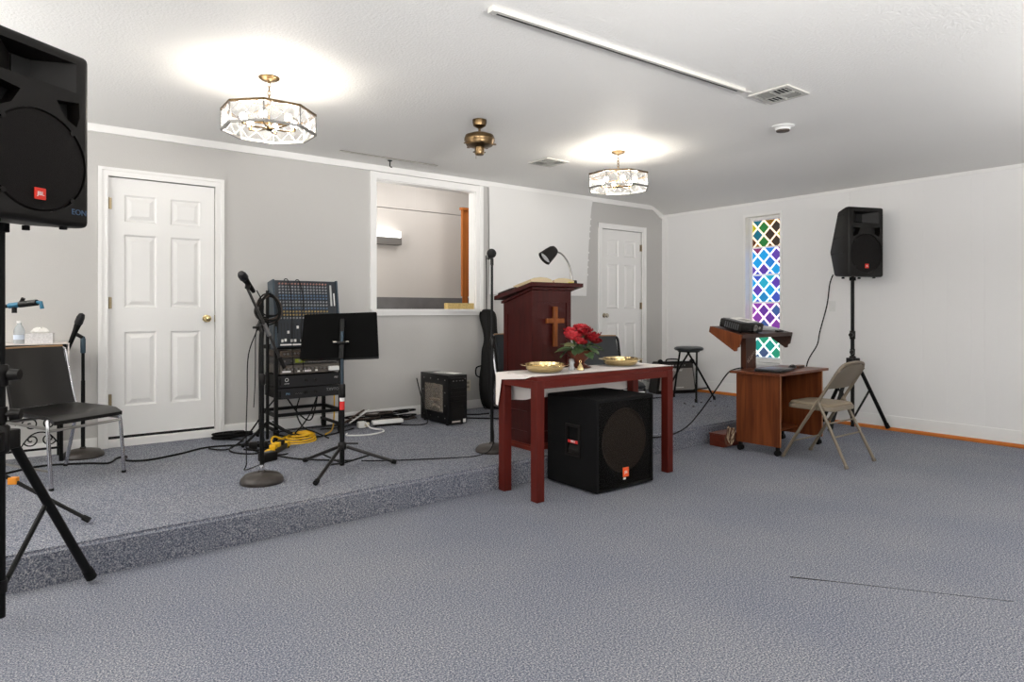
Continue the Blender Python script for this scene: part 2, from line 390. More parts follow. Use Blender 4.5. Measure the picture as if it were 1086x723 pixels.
# doors ------------------------------------------------------------------
def door(name, x0, x1, zb, zt, hinge_left, sill):
    d = sempty(name, ((x0 + x1) / 2, YB, zb)); W_ = x1 - x0; H = zt - zb; k = H / 2.03
    g = .004; st = .112; mu = .10
    xa = [-W_ / 2 + g, -W_ / 2 + st, -mu / 2, mu / 2, W_ / 2 - st, W_ / 2 - g]
    zz = [z * k for z in (.016, .245, .825, 1.015, 1.585, 1.685, 1.895, 2.024)]
    holes = []
    for a, b in ((xa[1], xa[2]), (xa[3], xa[4])):
        for c, e in ((zz[1], zz[2]), (zz[3], zz[4]), (zz[5], zz[6])): holes.append((a, b, c, e))
    bm = holed(BM(), xa[0], xa[5], zz[0], zz[7], holes, .018, .05)
    obj('door_leaf', bm, M_white, d, False)
    for h in holes:
        bm = BM(); a, b, c, e = h
        def lp(i, y): return [bm.verts.new((x, y, z)) for x, z in ((a + i, c + i), (b - i, c + i), (b - i, e - i), (a + i, e - i))]
        R = [lp(0, .018), lp(.012, .029), lp(.022, .029), lp(.05, .0195)]
        for q, r_ in zip(R, R[1:]):
            for t in range(4): bm.faces.new((q[t], q[(t + 1) % 4], r_[(t + 1) % 4], r_[t]))
        bm.faces.new(R[-1]); obj('door_panel', bm, M_white, d, False)
    # casing with a stepped profile
    for s in (-1, 1):
        bm = BM(); xo = s * W_ / 2
        box2(bm, (xo - s * .002, -.014, ZS - zb), (xo + s * .064, -.001, H + .062)); box2(bm, (xo + s * .04, -.022, ZS - zb), (xo + s * .066, -.013, H + .064))
        box2(bm, (xo + s * .0, -.018, ZS - zb), (xo + s * .012, -.013, H))
        obj('casing', bm, M_trim, d, False)
    bm = BM(); box2(bm, (-W_ / 2 - .064, -.0135, H - .001), (W_ / 2 + .064, -.001, H + .0615)); box2(bm, (-W_ / 2 - .064, -.0215, H + .04), (W_ / 2 + .064, -.013, H + .0635)); box2(bm, (-W_ / 2, -.0175, H), (W_ / 2, -.013, H + .012)); obj('casing', bm, M_trim, d, False)
    bm = BM(); box2(bm, (-W_ / 2 - .002, .0, ZS - zb + .001), (W_ / 2 + .002, .1, -.006)); box2(bm, (-W_ / 2 + .003, -.008, ZS - zb + .001), (W_ / 2 - .003, .01, -.012)); obj('sill', bm, M_white, d, False)
    hx = (-1 if hinge_left else 1) * (W_ / 2 - .002)
    for hz in (.3, 1.05, 1.82):
        bm = BM(); cyl(bm, (hx, .006, hz * k - .045), (hx, .006, hz * k + .045), .008, n=8); box(bm, (hx + (.014 if hinge_left else -.014), .0165, hz * k), (.024, .004, .088)); obj('hinge', bm, mat('hinge_brass', (150, 136, 110), .45, 1), d)
    kx = -hx * .83
    bm = BM(); mm = tr(kx, .018, .925 * k) @ rot('X', 90)
    lathe(bm, [(.031, 0), (.031, .006), (.014, .012), (.012, .03), (.026, .042), (.029, .055), (.022, .066), (.008, .07)], m=mm, n=20)
    obj('door_knob', bm, M_gold if hinge_left else mat('nickel', (206, 198, 180), .2, 1), d)
    bm = BM(); box(bm, (-hx * 1.0, .014, .925 * k), (.008, .012, .06)); obj('strike_plate', bm, MC['hinge_brass'], d, False)
    bm = BM(); box2(bm, (-W_ / 2, .06, 0), (W_ / 2, .1, H)); obj('jamb', bm, M_white, d, False)
    obj('gap_shade', box2(BM(), (-W_ / 2 + .003, .03, -.006), (W_ / 2 - .003, .058, .015)), M_dark, d, False)  # dark strip standing in for the shade in the gap under the leaf
    return d
door('door_1', D1[0], D1[1], .232, 2.262, True, True)
d2 = door('door_2', D2[0], D2[1], .232, 2.268, False, True)
bm = BM(); cyl(bm, (.39, -.02, .06), (.39, -.085, .06), .006, n=8); lathe(bm, [(.011, 0), (.011, .02)], m=tr(.39, -.08, .06) @ rot('X', 90), n=10); obj('door_stop', bm, M_steel, d2)

# opening to the recess ---------------------------------------------------
wn = sempty('window_1', ((W[0] + W[1]) / 2, YB, W[2]))
bm = BM(); hx0, hx1, hz = W[0] - 3.442, W[1] - 3.442, W[3] - W[2]
box2(bm, (hx0 - .064, -.022, -.06), (hx0, -.001, hz + .066)); obj('window_casing', bm, M_trim, wn, False)
bm = BM(); box2(bm, (hx1, -.022, -.06), (hx1 + .088, -.001, hz + .066)); box2(bm, (hx1 + .05, -.03, -.06), (hx1 + .089, -.02, hz + .067)); obj('window_casing', bm, M_trim, wn, False)
bm = BM(); box2(bm, (hx0 + .0005, -.0215, hz), (hx1 - .0005, -.001, hz + .065)); obj('window_casing', bm, M_trim, wn, False)
bm = BM(); box2(bm, (hx0 - .066, -.055, -.022), (hx1 + .09, -.0225, .004)); box2(bm, (hx0 - .06, -.03, -.06), (hx1 + .08, -.001, -.02)); box2(bm, (hx0 + .001, -.023, -.022), (hx1 - .001, .112, .003)); obj('window_sill', bm, M_trim, wn, False)
bm = BM()
for s, x in ((1, hx0), (-1, hx1)): box2(bm, (x, .0, .003), (x + s * .008, .112, hz))
box2(bm, (hx0, 0, hz - .008), (hx1, .112, hz)); obj('jamb_lining', bm, M_white, wn, False)
# recess behind
ry0, ry1, rx0, rx1 = YB + .111, 7.25, 2.2, 5.3
bm = BM(); box2(bm, (rx0, ry1, 1.0), (rx1, ry1 + .05, 2.47)); struct('wall_recess_back', bm, M_recess)
bm = BM(); box2(bm, (rx0, ry1 - .004, 2.478), (rx1, ry1 + .05, 3.1)); struct('wall_recess_upper', bm, M_recess)
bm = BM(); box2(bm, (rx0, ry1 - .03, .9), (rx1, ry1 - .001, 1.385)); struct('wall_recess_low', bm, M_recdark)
bm = BM(); box2(bm, (rx0 - .05, ry0, .9), (rx0, ry1 + .05, 3.1)); struct('wall_recess_left', bm, M_recess)
bm = BM(); box2(bm, (rx1, ry0, .9), (rx1 + .05, ry1 + .05, 3.1)); struct('wall_recess_right', bm, M_recess)
struct('ceiling_recess', box2(BM(), (rx0, ry0, 3.1), (rx1, ry1 + .05, 3.15)), M_plain)
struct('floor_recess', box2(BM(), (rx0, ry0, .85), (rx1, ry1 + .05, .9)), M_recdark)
bm = BM(); box2(bm, (4.505, 6.86, 1.40), (4.523, 6.90, 2.48)); box2(bm, (4.523, 6.875, 1.40), (4.62, 6.90, 2.48)); box2(bm, (4.49, 6.85, 2.48), (4.64, 6.91, 2.51)); box2(bm, (4.525, 6.885, .9), (4.60, 6.90, 1.4))
struct('trim_6', bm, M_pinez)
t = thing('wall_light', 'long white boxed light on the panelled wall inside the recess', 'light', (3.62, ry1 - .0005, 2.02))
obj('housing', box2(BM(), (-.62, -.10, 0), (.19, 0, .085)), mat('housing_shade_grey', (112, 108, 104), .6), t, False)  # grey lower box paints in the shaded lower side of the light
obj('diffuser', box2(BM(), (-.62, -.105, .0855), (.18, 0, .165), bev=.01), emis('diffuser_glow', (255, 253, 250), 1.6), t, False)
obj('end_plate', box2(BM(), (-.40, -.108, .10), (-.24, -.1055, .15)), M_steel, t, False)
lamp('recess_lamp', 'POINT', (2.75, 6.6, 2.35), 17, (1, .98, .95), .12)
lamp('recess_lamp', 'POINT', (4.1, 6.5, 2.95), 9, (1, .98, .95), .2)
for nm, x, wd, lb in (('card_box', 3.757, .145, 'small tan box on the white sill of the recess, the left of two'), ('card_box', 3.936, .205, 'longer tan box on the sill, against the right jamb')):
    b = thing(nm, lb, 'box', (x, YB + .045, W[2] + .0035), 0, 'tan boxes on the sill')
    obj('carton', box2(BM(), (-wd / 2, -.035, 0), (wd / 2, .035, .062), bev=.004), M_tan, b, False)
    obj('flap', box2(BM(), (-wd / 2 + .004, -.033, .0622), (wd / 2 - .004, .033, .065)), mat('tan_card_light', (212, 190, 132), .7), b, False)

# stained window -----------------------------------------------------------
sw = sempty('window_2', (XR, (RW[0] + RW[1]) / 2, RW[2]))
hw = (RW[1] - RW[0]) / 2; HH = RW[3] - RW[2]
bm = BM()
for s in (-1, 1): box2(bm, (-.012, s * hw, -.03), (-.001, s * (hw + .03), HH + .03))
box2(bm, (-.0115, -hw, HH), (-.001, hw, HH + .03)); obj('window_casing', bm, M_trim, sw, False)
obj('window_sill', box2(BM(), (-.03, -hw - .035, -.035), (.06, hw + .0, .0)), M_trim, sw, False)
bm = BM()
for s in (-1, 1): box2(bm, (.09, s * (hw - .026), .001), (.125, s * (hw - .001), HH - .001))
box2(bm, (.09, -hw + .026, HH - .03), (.125, hw - .026, HH - .001)); box2(bm, (.09, -hw + .026, .001), (.125, hw - .026, .045)); obj('sash_frame', bm, M_white, sw, False)
random.seed(4)
gy0, gy1 = -hw + .028, hw - .028; NP = 5; pz0 = .05; ph = (HH - .085) / NP
PAL = [[(26, 150, 140), (40, 120, 150), (150, 24, 60), (40, 150, 120), (70, 90, 130)],
       [(96, 50, 150), (60, 90, 150), (130, 60, 160), (70, 110, 140), (150, 40, 110)],
       [(30, 130, 190), (20, 150, 210), (60, 80, 180), (90, 60, 170), (30, 160, 190)],
       [(40, 60, 170), (90, 60, 160), (30, 120, 200), (20, 150, 215), (120, 40, 90)],
       [(120, 84, 10), (70, 34, 8), (30, 110, 50), (10, 100, 120), (170, 170, 20), (52, 40, 30)]]
LINE = [(236, 246, 240), (250, 226, 232), (226, 244, 252), (236, 232, 250), (252, 226, 196)]
for p in range(NP):
    z0 = pz0 + p * ph + .008; z1 = pz0 + (p + 1) * ph - .008
    pane = obj('window_pane', box2(BM(), (.108, gy0, z0), (.112, gy1, z1)), emis('pane_light_%d' % p, LINE[p], .82), sw, False)
    if p < NP - 1: obj('glazing_bar', box2(BM(), (.095, gy0, z1 + .0005), (.12, gy1, z1 + .0155)), M_white, sw, False)
    cols, rows = 2.4, 1.8; dw = (gy1 - gy0) / cols; dh = (z1 - z0) / rows
    for r_ in range(-1, 7):
        for c in range(-1, 5):
            cy = gy0 + (c + .5 * (r_ % 2)) * dw; cz_ = z1 - r_ * dh / 2
            poly = [(cy - dw * .40, cz_), (cy, cz_ - dh * .40), (cy + dw * .40, cz_), (cy, cz_ + dh * .40)]
            # clip the diamond to its pane
            def clip(P, ax, lim, keep):
                o = []
                for a, b in zip(P, P[1:] + P[:1]):
                    ia, ib = keep(a[ax], lim), keep(b[ax], lim)
                    if ia: o.append(a)
                    if ia != ib:
                        f = (lim - a[ax]) / (b[ax] - a[ax]); o.append((a[0] + f * (b[0] - a[0]), a[1] + f * (b[1] - a[1])))
                return o
            for ax, lim, kp in ((0, gy0 + .002, lambda v, q: v >= q), (0, gy1 - .002, lambda v, q: v <= q), (1, z0 + .002, lambda v, q: v >= q), (1, z1 - .002, lambda v, q: v <= q)):
                if poly: poly = clip(poly, ax, lim, kp)
            if len(poly) < 3: continue
            ar = abs(sum(a[0] * b[1] - b[0] * a[1] for a, b in zip(poly, poly[1:] + poly[:1]))) / 2
            if ar < .0004: continue
            q = random.randrange(len(PAL[p])); bm = BM(); prism(bm, poly, .103, .1079, plane='YZ')
            obj('diamond_quarry', bm, emis('quarry_%d_%d' % (p, q), PAL[p][q], .42), pane, False)
# ------------------------------------------------------------------ ceiling fittings
def chandelier(loc, label):
    t = thing('ceiling_light', label, 'light', loc, radians(-1), 'octagonal glass ceiling lights')
    zt, zb, R = -.215, -.335, .272
    bm = BM(); lathe(bm, [(.062, -.001), (.062, -.008), (.05, -.018), (.012, -.026), (.008, -.034)], n=24); obj('canopy', bm, M_brass, t)
    bm = BM()
    for k in range(5):
        m = tr(0, 0, -.045 - k * .026) @ rot('Z', 90 * (k % 2)); tube(bm, [(.009 * cos(a), 0, .017 * sin(a)) for a in [2 * pi * i / 10 for i in range(10)]], .0028, 6, m, True)
    obj('chain', bm, M_brass, t)
    A = [2 * pi * (k + .5) / 8 for k in range(8)]
    bm = BM()
    for k in range(0, 8, 2): tube(bm, [(0, 0, -.175), (.05 * cos(A[k]), .05 * sin(A[k]), -.18), (R * cos(A[k]), R * sin(A[k]), zt)], .0035, 6)
    lathe(bm, [(.014, -.165), (.02, -.175), (.014, -.19)], n=12); obj('spider', bm, M_brass, t)
    for z, nm in ((zt, 'top_rim'), (zb, 'bottom_rim')):
        bm = BM(); rings = []
        for a in A:
            u = Vector((cos(a), sin(a), 0)); rings.append([bm.verts.new(u * (R + i) + Vector((0, 0, z + j))) for i, j in ((-.008, -.006), (.006, -.006), (.006, .008), (-.008, .008))])
        skin(bm, rings, False, True); obj(nm, bm, M_steel if nm == 'bottom_rim' else M_brass, t, False)
    for k in range(8):
        a, b = A[k], A[(k + 1) % 8]; pa = Vector((R * cos(a), R * sin(a), 0)); pb = Vector((R * cos(b), R * sin(b), 0))
        bm = BM(); cyl(bm, pa + Vector((0, 0, zb)), pa + Vector((0, 0, zt)), .005, n=6); obj('corner_post', bm, M_steel, t)
        bm = BM(); n_ = (pa + pb).normalized() * .002
        q = [pa * .985 + Vector((0, 0, zb + .008)), pb * .985 + Vector((0, 0, zb + .008)), pb * .985 + Vector((0, 0, zt - .006)), pa * .985 + Vector((0, 0, zt - .006))]
        skin(bm, [[bm.verts.new(v - n_) for v in q], [bm.verts.new(v + n_) for v in q]]); g = obj('glass_panel', bm, M_glasscut, t, False)
        bm = BM(); L = lambda u, v: (pa + (pb - pa) * u) * 1.0 + Vector((0, 0, zb + .01 + (zt - zb - .018) * v))
        for u0, v0, u1, v1 in ((.02, .5, .27, 1), (.27, 1, .77, 0), (.77, 0, .98, .5), (.02, .5, .27, 0), (.27, 0, .77, 1), (.77, 1, .98, .5)): cyl(bm, L(u0, v0), L(u1, v1), .0022, n=4)
        obj('bevel_lines', bm, M_came, g, False)
    bm = BM(); lathe(bm, [(.02, zb + .035), (.026, zb + .03), (.026, zb + .018), (.012, zb + .01)], n=16)
    for k in range(6):
        a = 2 * pi * k / 6; tube(bm, [(0, 0, zb + .025), (.09 * cos(a), .09 * sin(a), zb + .02), (.15 * cos(a), .15 * sin(a), zb + .03)], .005, 6)
    cyl(bm, (0, 0, -.185), (0, 0, zb + .03), .006, n=8); obj('lamp_arms', bm, M_brass, t)
    for k in range(6):
        a = 2 * pi * k / 6; bm = BM(); c = (.15 * cos(a), .15 * sin(a))
        cyl(bm, (c[0], c[1], zb + .028), (c[0], c[1], zb + .05), .012, n=10); s_ = obj('socket', bm, M_brass, t)
        bm = BM(); sph(bm, (c[0], c[1], zb + .07), .021, seg=10, sc=(1, 1, 1.15)); obj('bulb', bm, M_bulb, s_)
    return t
chandelier((1.265, 4.07, ZC), 'octagonal glass and brass ceiling light hanging near the left door')
chandelier((4.335, 4.07, ZC), 'octagonal glass and brass ceiling light hanging before the far right door')
t = thing('ceiling_fan', 'antique brass ceiling fan motor without blades, between the two glass lights', 'fan', (2.79, 4.02, ZC))
bm = BM(); lathe(bm, [(.052, -.001), (.053, -.02), (.047, -.045), (.02, -.062), (.012, -.066)], n=24); obj('canopy', bm, M_brass, t)
bm = BM(); cyl(bm, (0, 0, -.06), (0, 0, -.105), .009, n=10); obj('downrod', bm, M_brass, t)
bm = BM(); lathe(bm, [(.02, -.10), (.07, -.104), (.105, -.118), (.114, -.14), (.114, -.158), (.108, -.166), (.108, -.172), (.098, -.192), (.06, -.205), (.03, -.207)], n=32); obj('motor_housing', bm, M_brass, t)
for k in range(5):
    bm = BM(); m = rot('Z', 72 * k + 28.6); box(bm, (.1, 0, -.187), (.05, .022, .006), m); cyl(bm, (.115, 0, -.19), (.115, 0, -.182), .006, n=8, m=m)
    obj('blade_mount', bm, M_brass, t)
bm = BM(); lathe(bm, [(.03, -.2), (.036, -.205), (.036, -.25), (.03, -.262), (.012, -.266)], n=20)
for k in range(3):
    a = 2 * pi * k / 3; cyl(bm, (.034 * cos(a), .034 * sin(a), -.235), (.052 * cos(a), .052 * sin(a), -.235), .005, n=8)
obj('switch_housing', bm, M_brass, t)
obj('pull_chain', cyl(BM(), (-.045, -.02, -.23), (-.045, -.02, -.30), .0015, n=5), M_brass, t)

def bar_between(a, b): a, b = Vector(a), Vector(b); return (b - a).length, math.atan2(b.y - a.y, b.x - a.x), (a + b) / 2
L_, an, mid = bar_between((1.80, 2.488, 0), (3.745, 2.425, 0))
t = thing('ceiling_track', 'long white track with a dark slot across the ceiling beside the large vent', 'track', (mid.x, mid.y, ZC), an)
obj('channel', box2(BM(), (-L_ / 2, -.017, -.022), (L_ / 2, .017, -.001)), M_track, t, False)
obj('slot', box2(BM(), (-L_ / 2 + .03, .003, -.0235), (L_ / 2 - .06, .0135, -.0215)), M_dark, t, False)
obj('end_cap', box2(BM(), (-L_ / 2 - .012, -.02, -.026), (-L_ / 2 + .01, .02, -.001)), M_track, t, False)
tube_b = BM(); tube(tube_b, smoothpts([(L_ / 2, 0, -.012), (L_ / 2 + .03, .01, -.008), (L_ / 2 + .06, -.005, -.008), (L_ / 2 + .09, .006, -.006)], 4), .004, 6); obj('lead', tube_b, M_track, t)
t = thing('ceiling_strip', 'thin pale metal strip on the ceiling above the recess opening', 'strip', (2.84, 5.54, ZC), 0)
obj('rail', box2(BM(), (-.5, -.011, -.008), (.5, .011, -.001)), M_track, t, False); obj('groove', box2(BM(), (-.5, -.016, -.004), (.5, -.0105, -.001)), mat('groove_tan', (120, 108, 92), .6), t, False)
t = thing('ceiling_hook', 'small black hook hanging from the ceiling above the recess opening', 'hook', (2.87, 5.62, ZC))
obj('plate', lathe(BM(), [(.022, -.001), (.022, -.006), (.008, -.01)], n=12), M_black2, t)
obj('hook', tube(BM(), [(0, 0, -.008), (0, 0, -.055), (.008, 0, -.063), (.022, 0, -.062)], .006, 6), M_black2, t)
def vent(loc, s, label, rz):
    t = thing('ceiling_vent', label, 'vent', loc, rz, 'white ceiling vents')
    bm = BM(); h = s / 2
    holed(bm, -h - .03, h + .03, -h - .03, h + .03, [(-h, h, -h, h)], -.012, -.001)
    m = Matrix(((1, 0, 0, 0), (0, 0, 1, 0), (0, 1, 0, 0), (0, 0, 0, 1)))
    for v in bm.verts: v.co = m @ v.co
    obj('frame', bm, M_track, t, False)
    obj('backing', box2(BM(), (-h, -h, -.004), (h, h, -.001)), M_dark, t, False)
    q = h / 2
    for cx_, cy_, ax in ((-q, -q, 0), (q, -q, 1), (-q, q, 1), (q, q, 0)):
        for k in range(4):
            o_ = -q + q / 4 + k * q / 2; bm = BM()
            mm = tr(cx_, cy_, -.012) @ (rot('Z', 90) if ax else I4) @ tr(0, o_, 0) @ rot('X', 38 if (cx_ > 0) == (cy_ > 0) else -38)
            box(bm, (0, 0, 0), (q * 1.9, q * .42, .0025), mm); obj('louvre', bm, mat('vent_white', (176, 176, 172), .5), t, False)
    bm = BM(); box2(bm, (-h, -.004, -.016), (h, .004, -.005)); box2(bm, (-.004, -h, -.0155), (.004, h, -.005)); obj('divider', bm, M_track, t, False)
vent((4.005, 2.335, ZC - .001), .215, 'white square ceiling vent in the foreground, at the end of the long track', 0)
vent((4.10, 4.75, ZC), .215, 'far white square ceiling vent between fan and right glass light', 0)
t = thing('smoke_detector', 'round white ceiling detector with a dark underside beyond the near vent', 'detector', (4.74, 2.73, ZC - .001))
obj('body', lathe(BM(), [(.085, 0), (.085, -.006), (.06, -.016), (.052, -.03)], n=28), M_wplast, t); obj('sensor', lathe(BM(), [(.05, -.028), (.048, -.04), (.03, -.044)], n=24), mat('sensor_brown', (70, 58, 50), .5), t)
# switch plate on the right wall
t = thing('light_switch', 'white switch plate on the panelled wall left of the speaker stand', 'switch', (XR, 3.545, 1.27), 0)
obj('plate', box2(BM(), (-.007, -.036, -.058), (-.001, .036, .058), bev=.002), M_wplast, t, False); obj('toggle', box2(BM(), (-.014, -.006, -.012), (-.006, .006, .012)), M_wplast, t, False)
# projection sheet
bm = BM(); nx, nz = 14, 14; gv = []
for j in range(nz + 1):
    f = j / nz; row = []
    for i in range(nx + 1):
        g = i / nx; xr = 5.79 - .115 * f ** .6; x = 4.195 + (xr - 4.195) * g
        row.append((x, YB - .026 - .012 * sin(f * 2.2) * (1 - g * .4) - .004 * sin(g * 9 + f * 3), 2.598 - 1.196 * f))
    gv.append(row)
A_ = [[bm.verts.new(p) for p in r_] for r_ in gv]; B_ = [[bm.verts.new((p[0], p[1] + .003, p[2])) for p in r_] for r_ in gv]
for G in (A_, B_):
    for j in range(nz):
        for i in range(nx): bm.faces.new((G[j][i], G[j][i + 1], G[j + 1][i + 1], G[j + 1][i]))
for j in range(nz):
    for i in (0, nx): bm.faces.new((A_[j][i], B_[j][i], B_[j + 1][i], A_[j + 1][i]))
for i in range(nx):
    for j in (0, nz): bm.faces.new((A_[j][i], B_[j][i], B_[j][i + 1], A_[j][i + 1]))
t = thing('projection_screen', 'large white fabric screen hung on the back wall behind the pulpit', 'screen', (4.99, YB - .04, 1.40))
o = obj('sheet', bm, M_screen, t); o.location = (-4.99, -(YB - .04), -1.40)
bm = BM()
for q in (.2, .27, .33, .4, .55, .63, .7, .78):
    box(bm, (5.79 - .115 * (q * 1.0) ** .6 - 4.99 + .006, .012, 1.198 - 1.196 * q), (.016, .004, .02))
obj('edge_tape', bm, M_white, t, False)

# ------------------------------------------------------------------ loudspeakers
def pa_speaker(loc, rz, label, mark, pole_off):
    """front faces local -y; origin under the front face's foot, at the pole"""
    t = thing('loudspeaker', label, 'speaker', loc, rz, 'loudspeakers on stands')
    H, Wd = .695, .43; y0 = pole_off
    prof = [(0, 0), (0, H), (.05, H + .002), (.20, H - .025), (.37, .27), (.27, .015), (.06, 0)]      # depth, height
    def hw_(d): return Wd / 2 if d < .055 else Wd / 2 - .10 * (d - .055) / .32
    bm = BM(); sides = [[bm.verts.new((s * hw_(d), y0 + d, z)) for d, z in prof] for s in (-1, 1)]
    n = len(prof)
    bm.faces.new(sides[0]); bm.faces.new(sides[1][::-1])
    for k in range(n): bm.faces.new((sides[0][k], sides[1][k], sides[1][(k + 1) % n], sides[0][(k + 1) % n]))
    bmesh.ops.recalc_face_normals(bm, faces=bm.faces)
    bmesh.ops.bevel(bm, geom=list(bm.edges), offset=.022, segments=3, affect='EDGES', profile=.5)
    cs = []
    # horn mouth: wide trapezoid that narrows inwards
    c = BM(); a = [c.verts.new((x, y0 - .01, z)) for x, z in ((-.165, .535), (.165, .535), (.165, .655), (-.165, .655))]; b = [c.verts.new((x, y0 + .10, z)) for x, z in ((-.04, .56), (.04, .56), (.04, .64), (-.04, .64))]
    skin(c, [a, b]); cs.append(c)
    for s in (-1, 1):
        c = BM(); pts = [(s * .165, .50), (s * .07, .485), (s * .105, .425), (s * .155, .40), (s * .168, .44)]; prism(c, pts, y0 - .02, y0 + .07); cs.append(c)
    c = BM(); cyl(c, (0, y0 - .02, .235), (0, y0 + .012, .235), .196, n=48); cs.append(c)
    c = BM(); prism(c, [(-.19, .62), (.19, .62), (.18, .675), (-.18, .675)], y0 - .03, y0 - .02); cs.append(c)
    body = obj('cabinet', cut(bm, cs), M_black, t)
    bm = BM(); lathe(bm, [(.191, 0), (.191, .006), (.186, .011), (.10, .013), (.001, .014)], m=tr(0, y0 + .0118, .235) @ rot('X', 90), n=48); g = obj('woofer_grille', bm, M_grille, t)
    for k in range(4):
        a = pi / 4 + pi / 2 * k; bm = BM(); cyl(bm, (.19 * cos(a), y0 - .004, .235 + .19 * sin(a)), (.19 * cos(a), y0 + .006, .235 + .19 * sin(a)), .01, n=8)
        obj('grille_tab', bm, M_black, g)
    obj('horn_throat', box2(BM(), (-.036, y0 + .094, .566), (.036, y0 + .098, .634)), M_dark, t, False)
    for s in (-1, 1): obj('port_lining', box(BM(), (s * .12, y0 + .066, .45), (.11, .005, .12)), M_dark, t, False)
    bm = BM(); box2(bm, (-.022, y0 - .008, .085), (.022, y0 - .0015, .129), bev=.002); lg = obj('logo_plate', bm, M_logored, t, False)
    text('lettering', 'JBL', .021, M_lett, lg, (0, y0 - .009, .107), FRONT)
    if mark: text('lettering', mark, .032, mat('pale_blue_lettering', (70, 96, 128), .5), t, (.165, y0 - .001, .058), FRONT)
    # side grips and ribs
    for s in (-1, 1):
        bm = BM(); ang = math.degrees(math.atan(.10 / .32)) * s
        for z, d0, d1 in ((.40, .08, .27), (.245, .08, .34), (.62, .08, .2)):
            p0 = Vector((s * (hw_(d0) - .0), y0 + d0, z)); p1 = Vector((s * (hw_(d1) - .0), y0 + d1, z)); box(bm, (0, 0, 0), ((p1 - p0).length, .004, .012), tr(*((p0 + p1) / 2)) @ Matrix.Rotation(math.atan2(p1.y - p0.y, p1.x - p0.x), 4, 'Z'))
        obj('side_rib', bm, M_dark, t, False)
    bm = BM(); lathe(bm, [(.03, -.03), (.03, .004)], c=(0, 0, 0), n=16)
    for sx_, d in ((-.13, .04), (.13, .04), (-.1, .2), (.1, .2)): cyl(bm, (sx_, y0 + d, -.012), (sx_, y0 + d, .006), .014, n=8)
    obj('pole_cup', bm, M_rub, t)
    return t
def spread_tripod(t, feet, hub_z, brace_z, brace_f, rad, m, foot_m=None, flat=False):
    """legs from a hub down to feet (local points), with braces back to the pole"""
    for fx, fy in feet:
        bm = BM(); u = Vector((fx, fy, 0)).normalized()
        tube(bm, [u * .04 + Vector((0, 0, hub_z)), Vector((fx, fy, rad + .004))], rad, 10); lg = obj('leg', bm, m, t)
        bm = BM(); d = (Vector((fx, fy, rad)) - (u * .04 + Vector((0, 0, hub_z)))).normalized()
        tube(bm, [Vector((fx, fy, rad + .006)) - d * .05, Vector((fx, fy, rad + .006))], [rad * 1.18, rad * 1.25], 10); obj('rubber_foot', bm, foot_m or M_rub, lg)
        p = (u * .04 + Vector((0, 0, hub_z))).lerp(Vector((fx, fy, rad)), brace_f)
        bm = BM(); tube(bm, [u * .02 + Vector((0, 0, brace_z)), p], rad * .55, 6); obj('brace', bm, m, t)
def speaker_stand(loc, feet, label, top, hub_z, brace_z, knob_a):
    t = thing('speaker_stand', label, 'stand', loc, 0, 'tripod speaker stands')
    obj('pole', cyl(BM(), (0, 0, .035), (0, 0, .95), .0175, n=14), M_black2, t)
    obj('inner_pole', cyl(BM(), (0, 0, .94), (0, 0, top), .0165, n=14), M_black2, t)
    bm = BM(); lathe(bm, [(.024, .93), (.027, .935), (.027, 1.01), (.024, 1.015)], n=14); cl = obj('clamp_collar', bm, M_black, t)
    bm = BM(); m = rot('Z', knob_a); cyl(bm, (.02, 0, .975), (.055, 0, .975), .010, n=8, m=m); cyl(bm, (.035, 0, .975), (.07, 0, .975), .024, .020, 12, m); obj('knob', bm, M_black, cl)
    bm = BM(); lathe(bm, [(.026, hub_z - .05), (.032, hub_z - .04), (.032, hub_z + .05), (.024, hub_z + .06)], n=14)
    for fx, fy in feet:
        a = math.atan2(fy, fx); box(bm, (.04, 0, hub_z), (.05, .05, .075), Matrix.Rotation(a, 4, 'Z'), bev=.006)
    h = obj('hub', bm, M_black, t)
    bm = BM(); m = rot('Z', knob_a + 8); cyl(bm, (.02, 0, hub_z + .10), (.055, 0, hub_z + .10), .010, n=8, m=m); cyl(bm, (.035, 0, hub_z + .10), (.07, 0, hub_z + .10), .024, .02, 12, m); lathe(bm, [(.023, hub_z + .07), (.023, hub_z + .13)], n=12); obj('knob', bm, M_black, h)
    bm = BM(); lathe(bm, [(.022, brace_z - .03), (.024, brace_z + .02)], n=12); obj('brace_collar', bm, M_black, t)
    spread_tripod(t, feet, hub_z, brace_z, .42, .0185, M_black2)
    return t
LP = (-.022, 3.226)
speaker_stand((LP[0], LP[1], 0), [(.30 - LP[0], 3.488 - LP[1]), (-.42, .12), (-.20, -.42)], 'black tripod speaker stand at the left edge before the stage', 1.555, .72, .16, -30)
pa_speaker((LP[0], LP[1], 1.56), radians(36), 'large black loudspeaker on its stand at the left edge, close to the camera', 'EON', -.20)
RP = (6.86, 3.19)
speaker_stand((RP[0], RP[1], 0), [(.27, -.23), (-.37, .05), (.17, .40)], 'black tripod speaker stand behind the beige folding chair', 1.56, .70, .14, 190)
pa_speaker((RP[0], RP[1], 1.56), radians(-22), 'black loudspeaker on a stand against the white right wall', None, -.18)
# lead hanging from the right speaker
cord('black speaker lead hanging from the right loudspeaker to the floor', [(6.88, 3.40, 1.60), (6.87, 3.43, 1.50), (6.85, 3.45, 1.28), (6.80, 3.50, 1.0), (6.78, 3.52, .86), (6.66, 3.56, .68), (6.50, 3.5, .45), (6.40, 3.45, .15), (6.45, 3.42, .012)], .007, M_rub)

